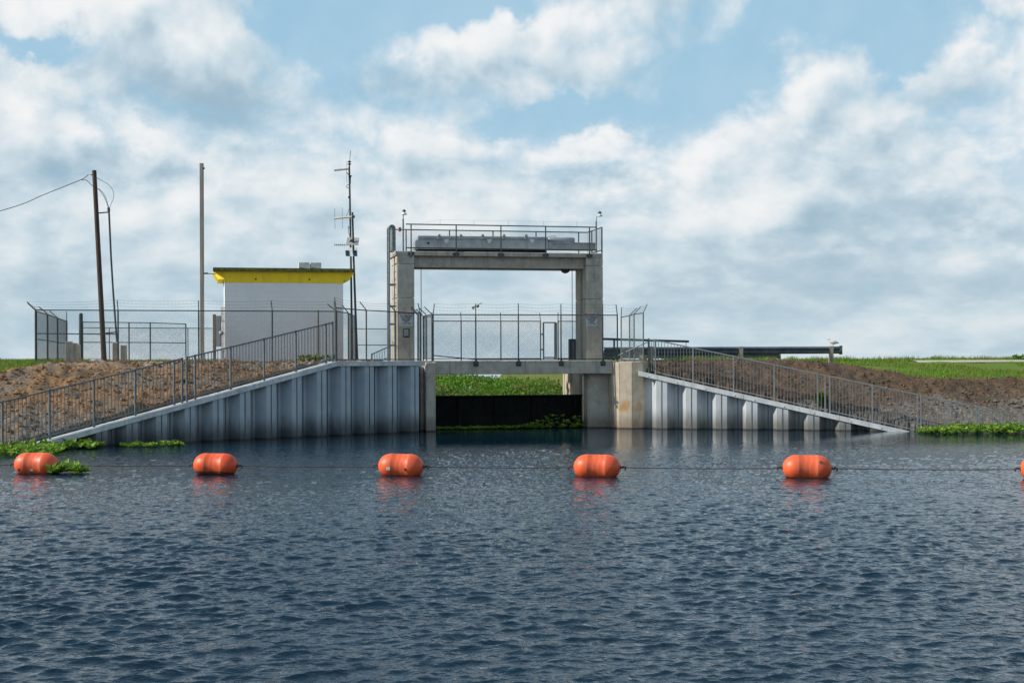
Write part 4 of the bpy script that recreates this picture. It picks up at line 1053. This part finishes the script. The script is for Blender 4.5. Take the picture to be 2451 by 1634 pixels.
g0, g1 = P(1440, 860, 66), P(1864, 860, 70)
guardrail((Vector((g0.x, g0.y, 0)), Vector((g1.x, g1.y, 0))), (zat(1445, 849.5, 66), zat(1864, 850, 70)),
          [(1534, 66.8, 832), (1544, 66.9, 834)], 'farther dark guardrail showing below the near one, ending halfway')
pb = MB(); pb.tube([P(1443, 811, 56.6), P(1648, 817, 58.2)], .05, 8); e = empty('barrier_pipe', P(1545, 860, 57.4).xy[:]+(2.6,), 'horizontal dark pipe barrier above the right railing top', 'barrier')
pb.build('pipe', GALVD, e)
for px, Y in ((1642, 58.1),):
    m = MB(); b = P(px, 817, Y); m.tube([b, (b.x, b.y, 2.6)], .012, 6); m.build('drop_rod', GALVD, e)
m = MB(); b = P(1470, 812, 56.8); m.tube([b, (b.x, b.y, 2.6)], .04, 8); m.build('support', GALVD, e)

# birds
def bird(c, s, face, label, tall=False):
    e = empty('bird', c, label, 'bird'); c = Vector(c); m = MB()
    # a body lofted along a spine: tail, body, neck, head
    if not tall: sp = [(-.17, .09, .012), (-.12, .10, .03), (-.04, .11, .062), (.04, .125, .066), (.09, .155, .045), (.115, .19, .03), (.14, .215, .034), (.165, .212, .022), (.175, .208, .008)]
    else: sp = [(-.2, .22, .01), (-.12, .28, .04), (-.02, .34, .07), (.06, .42, .05), (.08, .50, .022), (.05, .58, .018), (.07, .66, .02), (.12, .70, .028), (.15, .70, .01)]
    n = 10; vs = []
    for i, (x, z, r) in enumerate(sp):
        j0, j1 = sp[max(0, i-1)], sp[min(len(sp)-1, i+1)]; d = Vector((j1[0]-j0[0], 0, j1[1]-j0[1])).normalized(); up_ = Vector((-d.z, 0, d.x))
        for k in range(n):
            th = 2*math.pi*k/n; q = Vector((x, 0, z))+up_*(r*math.sin(th))+Vector((0, 1, 0))*(r*.85*math.cos(th)); vs.append(c+Vector((q.x*face, q.y, q.z))*s)
    m.add(vs, [(i*n+k, i*n+(k+1) % n, (i+1)*n+(k+1) % n, (i+1)*n+k) for i in range(len(sp)-1) for k in range(n)], True)
    m.add(vs[:n], [tuple(range(n))]); m.add(vs[-n:], [tuple(range(n-1, -1, -1))]); m.build('body', BIRDW, e)
    hx, hzz = (sp[-1][0], sp[-1][1])
    m = MB(); m.tube([c+Vector((hx*face, 0, hzz))*s, c+Vector(((hx+.06)*face, 0, hzz-.012))*s], .009*s, 6, r1=.002); m.build('beak', BEAK, e)
    for dy in (-.02, .02):
        m = MB(); b = .06 if not tall else .30; m.tube([c+Vector((0, dy, b))*s, c+Vector((.005*face, dy, 0))*s, c+Vector((.03*face, dy, 0))*s], .006*s, 5); m.build('leg', BEAK, e)
b = P(1994, 828, 60.42); bird((b.x-.0, b.y-.03, zat(1989, 828, 60.4)), 1.45, -1, 'white bird perched on the last guardrail post at the right')

# ------------------------------------------------------------------ float line
BL = Frame(*P(86, 860, 34.2).xy, *(P(1931, 860, 32.25)-P(86, 860, 34.2)).xy)
def float_mat():
    def fn(t, pos, col, b):
        x, y, z = t.sep(pos)
        band = t.m('ABSOLUTE', t.m('SUBTRACT', t.m('ABSOLUTE', x), .20))
        s_ = t.m('MULTIPLY', t.sstep(band, .07, .02, 0, 1), t.sstep(t.noise(pos, 7, 5, .6), .35, .65))
        col = t.mix(t.m('MULTIPLY', s_, .30), col, (.40, .17, .09))
        w_ = t.new('ShaderNodeTexWave'); t.put(w_.inputs['Vector'], pos); w_.inputs['Scale'].default_value = 2.2; w_.inputs['Distortion'].default_value = 6; w_.inputs['Detail'].default_value = 2
        inner = t.sstep(t.m('ABSOLUTE', x), .25, .18, 0, 1)
        col = t.mix(t.m('MULTIPLY', t.m('MULTIPLY', t.sstep(w_.outputs['Fac'], .5, .9), inner), .28), col, (.82, .25, .14))
        oi = t.new('ShaderNodeObjectInfo').outputs['Random']
        col = t.mix(t.m('MULTIPLY', oi, .14), col, (.85, .30, .17))
        low_tone = t.m('MULTIPLY', t.sstep(z, .0, -.17, 0, 1), t.sstep(t.noise(pos, 9, 5, .65), .4, .62))  # blotchy darker tone towards the underside
        col = t.mix(t.m('MULTIPLY', low_tone, .5), col, (.22, .07, .03))
        col = t.mix(t.sstep(z, -.15, -.19, 0, .85), col, (.05, .03, .02))
        
        return col
    return material('faded_orange_float', (.80, .105, .02), (.68, .075, .02), .45, nscale=3, obj=True, bump=.05, bscale=20, fn=fn)
FLM = float_mat()
def make_float():
    e = empty('buoy', (0, 0, 0), 'x', 'buoy'); R, L = .287, 1.06
    body = MB(); prof = []
    hl = L/2; cap = .31
    for k in range(0, 11):
        th = math.radians(90*k/10); prof.append((-hl+cap*(1-math.sin(th)**.85) if k else -hl+cap, max(.03, R*math.cos(th)**.62) if k < 10 else .03))
    pr1 = []
    for k in range(11):
        u = k/10; th = u*math.pi/2; pr1.append((-(hl-cap)-cap*math.sin(math.pi/2-th), max(.02, R*math.sin(th)**.95)))
    prof = pr1+[(-.19, R), (-.187, R-.002), (.187, R-.002), (.19, R)]+[(-h_, r) for h_, r in reversed(pr1)]
    body.lathe((0, 0, 0), (1, 0, 0), prof, 40); WLOC[e.name] = Vector((0, 0, 0)); body.build('float_body', FLM, e)
    for sg_ in (-1, 1):
        f = MB(); f.tube([(sg_*(hl-.02), 0, 0), (sg_*(hl+.05), 0, 0)], .022, 8); f.lathe((sg_*(hl-.012), 0, 0), (sg_, 0, 0), [(0, .05), (.02, .05), (.025, .03)], 12)
        f.tube([(sg_*(hl+.05), 0, .02), (sg_*(hl+.10), 0, .015), (sg_*(hl+.12), 0, -.02), (sg_*(hl+.10), 0, -.06)], .017, 6); f.tube([(sg_*(hl+.05), -.03, 0), (sg_*(hl+.05), .03, 0)], .03, 8)
        f.build('shackle', RUSTY, e)
    return e
zb_ = .215
proto = make_float()
bl = [(86, 'leftmost orange buoy, touching a clump of floating plants', 1.0, .25, 0, -.22, .12),
      (515, 'second orange buoy from the left, below the dark left wall and without a white tag', 1.0, 0, 0, None, 0),
      (959, 'third orange buoy, with a white tag at its left end, below the left bridge pier', 1.015, 0, 0, -.22, 0),
      (1428, 'fourth orange buoy, without a tag, below the cream pier', 1.02, 0, 0, None, 0),
      (1931, 'fifth and largest orange buoy, with a small dark round mark, below the lit steel wall', 1.04, 0, 0, None, 0),
      (2503, 'orange buoy cut off by the right edge of the picture', 1.04, 0, 0, None, 0)]
byaw = math.atan2(BL.d[1], BL.d[0]); ends = []
for i, (px, label, k, r_, _, lab, _2) in enumerate(bl):
    kids = list(proto.children)
    if i == 0: e = proto; ch = kids
    else:
        e = proto.copy(); COL.objects.link(e); ch = []
        for c in kids:
            if c.name.startswith('tag'): continue
            d = c.copy(); COL.objects.link(d); d.parent = e; ch.append(d)
    a = BL.S(px); p = BL.pt(a, 0, zb_); e.location = p; WLOC[e.name] = p
    e.rotation_euler = (0, random.uniform(-.022, .022), byaw+random.uniform(-.05, .05)); e.scale = (k, k, k)
    for c in ch:
        if c.name.startswith('float_body'): c.rotation_euler = (random.uniform(-.5, .5), 0, 0)
    tag(e, label, 'buoy', 'orange floats strung across the channel'); ends.append((a, k))
def bmark(i, x, ang, w, hh, mat, nm):
    e = [o for o in bpy.data.objects if o.get('label') == bl[i][1]][0]
    R = .293; vs = []; n = 5
    for k in range(n):
        th = ang-hh/2/R+hh/R*k/(n-1)
        for xx in (x-w/2, x+w/2): vs.append((xx, -R*math.cos(th), R*math.sin(th)))
    me = bpy.data.meshes.new(nm); me.from_pydata(vs, [], [(2*k, 2*k+1, 2*k+3, 2*k+2) for k in range(n-1)]); me.materials.append(mat)
    o = bpy.data.objects.new(nm, me); COL.objects.link(o); o.parent = e
    s_ = o.modifiers.new('t', 'SOLIDIFY'); s_.thickness = .004
bmark(0, .0, -.42, .075, .055, WHITE, 'reflective_tag'); bmark(0, -.33+.02, -.42, .05, .06, RUSTY, 'dark_tag')
bmark(2, -.24, -.15, .09, .07, WHITE, 'reflective_tag'); bmark(2, .16, -.17, .05, .06, RUSTY, 'dark_tag')
bmark(4, .27, .55, .07, .06, RUSTY, 'dark_tag')
m = MB(); pts = []
e0 = [(BL.S(-420), 0)]+ends
for i in range(len(e0)-1):
    a0 = e0[i][0]+(.60*e0[i][1] if i else 0); a1 = e0[i+1][0]-.60*e0[i+1][1]
    m.tube([BL.pt(a0+(a1-a0)*u, 0, zb_-.01-.015*math.sin(math.pi*u)) for u in np.linspace(0, 1, 14)], .011, 6)
tag(m.build('float_line', ROPE, None), 'thin dark cable just above the water joining the orange buoys', 'cable')

# ------------------------------------------------------------------ leaves, grass, stones (built as numpy meshes)
def scatter_mesh(name, V, Fc, mat, smooth=False):
    me = bpy.data.meshes.new(name); V = np.asarray(V, float).reshape(-1, 3); Fc = np.asarray(Fc); k = Fc.shape[1]
    me.vertices.add(len(V)); me.vertices.foreach_set('co', V.ravel()); me.loops.add(Fc.size); me.loops.foreach_set('vertex_index', Fc.ravel())
    me.polygons.add(len(Fc)); me.polygons.foreach_set('loop_start', np.arange(0, Fc.size, k)); me.polygons.foreach_set('loop_total', np.full(len(Fc), k))
    me.polygons.foreach_set('use_smooth', np.full(len(Fc), smooth)); me.update(calc_edges=True); me.materials.append(mat)
    o = bpy.data.objects.new(name, me); COL.objects.link(o); return o
def leaves(P0, D, Wd, L, nrm, droop=.3):
    """kite leaves: base P0, direction D, width, length, normal"""
    side = np.cross(D, nrm); side /= np.linalg.norm(side, axis=1)[:, None]+1e-9
    L = L[:, None]; Wd = Wd[:, None]
    a = P0; m1 = P0+D*L*.55+side*Wd*.5+nrm*L*.08; m2 = P0+D*L*.55-side*Wd*.5+nrm*L*.08; tip = P0+D*L-nrm*L*droop*.3; c = P0+D*L*.5-nrm*L*.02
    V = np.stack([a, m1, tip, m2], 1); n = len(P0)
    return V.reshape(-1, 3), np.arange(4*n).reshape(n, 4)
def rosettes(pts, size, nl, h=.6, seed=1):
    r = np.random.default_rng(seed); n = len(pts); pts = np.repeat(np.asarray(pts), nl, 0); size = np.repeat(size, nl)
    th = r.random(n*nl)*6.283; el = r.uniform(.15, 1.1, n*nl)*h
    D = np.stack([np.cos(th)*np.cos(el), np.sin(th)*np.cos(el), np.sin(el)], 1); up = np.tile([0, 0, 1.0], (n*nl, 1))+r.normal(0, .2, (n*nl, 3)); nrm = up-D*(up*D).sum(1)[:, None]; nrm /= np.linalg.norm(nrm, axis=1)[:, None]
    return leaves(pts, D, size*r.uniform(.5, .8, n*nl), size*r.uniform(.7, 1.2, n*nl), nrm)
def merge(parts):
    V = []; Fc = []; o = 0
    for v, f in parts: V.append(v); Fc.append(f+o); o += len(v)
    return np.concatenate(V), np.concatenate(Fc)
def patch(name, regions, size, label, seed, mat=FLOAT, z=.02, hump=.0, h=1.05):
    r = np.random.default_rng(seed); pts = []; sz = []
    for (x0, x1, ytop, ybot, n) in regions:         # pixel spans resolved to the water surface
        for _ in range(n):
            u = r.random(); px = x0+(x1-x0)*u
            e_ = min(1, 5*u, 5*(1-u))
            v = r.random()*e_*.9+.05 if False else .5+(r.random()-.5)*min(1, .35+e_)
            w = watery(px, ytop+(ybot-ytop)*v); pts.append((w.x, w.y, z+hump*r.random()*e_)); sz.append(size*r.uniform(.7, 1.3))
    V, Fc = rosettes(pts, np.array(sz), 8, h, seed)
    o = scatter_mesh(name, V, Fc, mat); return tag(o, label, 'water plants', kind='stuff')
patch('floating_plants', [(-120, 150, 1062, 1095, 330), (60, 242, 1056, 1076, 240)], .20, 'bright green water lettuce mat against the left wall end', 3, hump=.13)
patch('floating_plants', [(290, 374, 1066, 1071, 45)], .13, 'small strip of green water plants at the foot of the left wall', 4, hump=.03)
patch('floating_plants', [(386, 438, 1064, 1069, 34)], .15, 'short separate tuft of water plants right of the strip at the left wall', 5, hump=.04)
patch('floating_plants', [(104, 206, 1128, 1135, 75)], .19, 'clump of water plants drifting beside the leftmost buoy', 6, hump=.12, h=1.0)
patch('floating_plants', [(2196, 2600, 1030, 1040, 650), (2330, 2620, 1022, 1036, 300)], .15, 'dense green water plants along the right bank behind the railing foot', 8, hump=.20)
def gatepatch():
    r = np.random.default_rng(9); pts = []; sz = []
    for _ in range(260):
        s_ = r.uniform(.1, S_R-.1); t_ = r.uniform(1.0, TG-.15); k = ss(np.array(s_), 3, 5.2)
        p = G.pt(s_, t_, .02+float(k)*r.random()**2*.42*(.3+1.2*float(vnoise(np.array(s_*1.9), np.array(3.1))))); pts.append(p[:]); sz.append(.13*r.uniform(.7, 1.3))
    V, Fc = rosettes(pts, np.array(sz), 7, .9, 9); tag(scatter_mesh('floating_plants', V, Fc, FLOAT), 'shaded water plants gathered against the black sluice gate', 'water plants', kind='stuff')
gatepatch()
def marsh():
    r = np.random.default_rng(12); n = 70000
    s_ = r.uniform(-5, 13, n); t_ = 9.6+r.random(n)*21.5
    p = np.stack([G.o[0]+G.d[0]*s_+G.b[0]*t_, G.o[1]+G.d[1]*s_+G.b[1]*t_], 1)
    H = .55+.85*ss(t_, 9.6, 15)*(.35+1.15*fbm(p[:, 0]*.5, p[:, 1]*.5, 4, 50))+.55*fbm(p[:, 0]*1.5, p[:, 1]*1.1, 3, 60)**1.5
    z = H*np.sqrt(r.random(n)); z = np.where(r.random(n) < .7, H-r.random(n)*.25, z)
    P0 = np.stack([p[:, 0], p[:, 1], z], 1)
    th = r.random(n)*6.283; el = r.uniform(-.3, 1.2, n); D = np.stack([np.cos(th)*np.cos(el), np.sin(th)*np.cos(el), np.sin(el)], 1)
    up = np.stack([r.normal(0, .6, n), r.normal(0, .6, n), np.ones(n)], 1); nrm = up-D*(up*D).sum(1)[:, None]; nrm /= np.linalg.norm(nrm, axis=1)[:, None]
    V, Fc = leaves(P0, D, r.uniform(.05, .11, n), r.uniform(.10, .22, n), nrm)
    tag(scatter_mesh('marsh_plants', V, Fc, MARSH), 'mass of green marsh plants behind the gate, seen under the bridge', 'marsh plants', kind='stuff')
marsh()
c = P(1061, 955, 62.3); bird((c.x, c.y, c.z), .75, -1, 'slim white wading bird in the green plants under the left end of the bridge', tall=True)

def grass(name, n, xr, yr, cond, hgt, label, seed, mat=GRASS):
    r = np.random.default_rng(seed); x = r.uniform(*xr, n); y = r.uniform(*yr, n)
    keep = cond(x, y, r); x, y = x[keep], y[keep]; n = len(x)
    z = ground_z(x, y)-.02; th = r.random(n)*6.283; ln = r.uniform(.1, .6, n)
    D = np.stack([np.cos(th)*ln, np.sin(th)*ln, np.ones(n)], 1); D /= np.linalg.norm(D, axis=1)[:, None]
    side = np.stack([-np.sin(th*1.7), np.cos(th*1.7), np.zeros(n)], 1); L = hgt*r.uniform(.4, 1.25, n)[:, None]*(.6+.9*fbm(x*.7, y*.7, 3, 88)[:, None]); w = .013+.012*r.random(n)[:, None]
    s_, t_ = G.inv(x, y); L = L*(1-.75*((s_ > 15) & (t_ > 3.5) & (t_ < 9.2) & (fbm(x*.45, y*.3, 2, 66) > .47)))[:, None]*(1+.9*((s_ > 8) & (t_ > 9.9) & (t_ < 13))*(fbm(x*1.5, y*1.5, 3, 5) > .5))[:, None]
    P0 = np.stack([x, y, z], 1); V = np.stack([P0-side*w, P0+side*w, P0+D*L*np.array([1.25, 1.25, 1])], 1).reshape(-1, 3)
    o = scatter_mesh(name, V, np.arange(3*n).reshape(n, 3), mat); return tag(o, label, 'grass', kind='stuff')
def soil_at(x, y):
    s, t = G.inv(x, y); k = ss(s, -3, 6); tc = -2.14*(1-k)+.58*k; kr = ss(s, 15.0, 20.5); kl = ss(-s, 12.9, 16.0); tb = tc-(.78*kr+.36*kl)/.465
    return soilmask(x, y, s, t, tb)
ROADT_ = 0
def onroad(x, y):
    s, t = G.inv(x, y); return (s > 24.5) & (t > ROADT[0]) & (t < ROADT[1])
ROADT = (9.1, 9.75)
grass('grass', 130000, (8, 34), (52, 78), lambda x, y, r: (soil_at(x, y) < .35+.3*r.random(len(x))) & ~onroad(x, y) & land_mask(x, y), .13, 'green grass covering the right bank above the bare soil', 31)
grass('grass', 70000, (-32, -12), (44, 66), lambda x, y, r: (soil_at(x, y) < .35+.3*r.random(len(x))) & land_mask(x, y), .17, 'bright green grass on the rise at the far left edge', 32)
grass('dry_grass', 9000, (-16, -8), (49, 52.5), lambda x, y, r: (fbm(x*.9, y*.9, 3, 91) > .52) & land_mask(x, y), .10, 'dry rust brown grass tufts along the foot of the left fence', 33, DRY)
def tuft(px, py, Y, n, w, h, label, seed, mat=GRASS, name='weed_tuft'):
    r = np.random.default_rng(seed); c = P(px, py, Y); z0 = gz(c.x, c.y); pts = np.stack([c.x+r.normal(0, w, n), c.y+r.normal(0, w*.7, n), np.full(n, z0)+r.random(n)*h*.6], 1)
    V, Fc = rosettes(pts, np.full(n, h*.5), 6, 1.3, seed); tag(scatter_mesh(name, V, Fc, mat), label, 'weed')
tuft(752, 856, 51.9, 60, .35, .30, 'green weed tuft behind the top of the left railing, below the shed', 41)
tuft(1608, 866, 56.4, 24, .28, .18, 'low weed tuft behind the first right railing near the pier', 42)
c = WR.pt(WR.S(1967, .5), .55, 0)
tuft(1967, 950, c.y, 60, .07, .5, 'bright green weed growing in the gap between the right railings', 43)
tuft(1885, 905, 55.0, 14, .3, .12, 'faint weed patch on the brown slope right of the fourth railing post', 44)
tuft(2440, 856, 70, 16, .22, .34, 'leafy dark bush on the skyline at the far right', 45, MARSH, 'bush')
tuft(441, 935, 48.2, 14, .08, .2, 'small weed in the gap between the two left railings', 46)
tuft(1460, 858, 70, 60, .38, .35, 'dark distant bush seen past the right column of the gantry', 47, MARSH, 'bush')

# road on the right levee: a sheet 4 mm over the ground would cut the lumps, so it follows the surface
def road():
    a = np.arange(24.5, 90, .5); tt = np.linspace(ROADT[0]-.2, ROADT[1]+.2, 8); A, T = np.meshgrid(a, tt)
    X = G.o[0]+G.d[0]*A+G.b[0]*T; Y = G.o[1]+G.d[1]*A+G.b[1]*T; Z = ground_z(X, Y, False)+.02+.05*np.minimum(1, np.minimum(T-ROADT[0]+.2, ROADT[1]+.2-T)/.2)
    idx = np.arange(A.size).reshape(A.shape); q = np.stack([idx[:-1, :-1], idx[:-1, 1:], idx[1:, 1:], idx[1:, :-1]], -1).reshape(-1, 4)
    o = scatter_mesh('path', np.stack([X, Y, Z], -1).reshape(-1, 3), q, SAND, True); o['kind'] = 'structure'
road()
# stones
def stones(name, n, xr, yr, cond, smin, smax, mat, label, seed):
    r = np.random.default_rng(seed); x = r.uniform(*xr, n); y = r.uniform(*yr, n); k = cond(x, y, r) & land_mask(x, y); x, y = x[k], y[k]; n = len(x)
    z = ground_z(x, y)
    base = np.array([(1, 0, 0), (-1, 0, 0), (0, 1, 0), (0, -1, 0), (0, 0, 1), (0, 0, -1)], float)
    tri = np.array([(0, 2, 4), (2, 1, 4), (1, 3, 4), (3, 0, 4), (2, 0, 5), (1, 2, 5), (3, 1, 5), (0, 3, 5)])
    # one subdivision for rounder stones
    vs = list(map(tuple, base)); cache = {}; fs = []
    def mid(a, b):
        key = (min(a, b), max(a, b))
        if key not in cache:
            v = (np.array(vs[a])+np.array(vs[b]))/2; v = v/np.linalg.norm(v); vs.append(tuple(v)); cache[key] = len(vs)-1
        return cache[key]
    for a, b, c in tri: 
        ab, bc, ca = mid(a, b), mid(b, c), mid(c, a); fs += [(a, ab, ca), (ab, b, bc), (ca, bc, c), (ab, bc, ca)]
    U = np.array(vs); fs = np.array(fs); m = len(U)
    sz = smin+(smax-smin)*r.random(n)**2.5
    V = U[None]*(1+r.uniform(-.28, .28, (n, m, 1)))*sz[:, None, None]*np.stack([r.uniform(.7, 1.3, n), r.uniform(.7, 1.3, n), r.uniform(.45, .9, n)], 1)[:, None, :]
    V = V+np.stack([x, y, z], 1)[:, None, :]
    Fc = (fs[None]+(np.arange(n)*m)[:, None, None]).reshape(-1, 3)
    o = scatter_mesh(name, V.reshape(-1, 3), Fc, mat); tag(o, label, 'stones', kind='stuff')
def stonemat(nm, a, b, c):
    m_ = bpy.data.materials.new(nm); m_.use_nodes = True; t = NT(m_.node_tree); bb = t.n['Principled BSDF']; g = t.new('ShaderNodeNewGeometry')
    col = t.mix(t.sstep(g.outputs['Random Per Island'], 0, 1), a, b); col = t.mix(t.sstep(t.noise(g.outputs['Position'], 20, 4), .45, .65), col, c)
    t.put(bb.inputs['Base Color'], col); bb.inputs['Roughness'].default_value = 1; bb.inputs['Specular IOR Level'].default_value = .1; return m_
ST1 = stonemat('clod_orange', (.33, .185, .09), (.16, .10, .062), (.25, .145, .078))
ST2 = stonemat('clod_brown', (.19, .125, .078), (.085, .06, .044), (.13, .092, .065))
ST3 = stonemat('grey_rubble', (.26, .235, .20), (.11, .10, .09), (.2, .18, .15))
stones('soil_clods', 9000, (-24, -5), (42, 53), lambda x, y, r: (soil_at(x, y) > .5) & (ground_z(x, y) > .6), .015, .085, ST1, 'orange brown soil clods strewn over the left bank', 51)
stones('soil_clods', 7000, (5, 24), (48, 58), lambda x, y, r: (soil_at(x, y) > .5) & (ground_z(x, y) > .7), .015, .07, ST2, 'dark brown soil clods strewn over the right bank', 52)
stones('rubble', 5200, (-24, 24), (40, 58), lambda x, y, r: (ground_z(x, y) < 1.15) & (ground_z(x, y) > -.05), .03, .11, ST3, 'grey stone rubble near the waterline behind the railings', 53)
print('objects', len(bpy.data.objects))
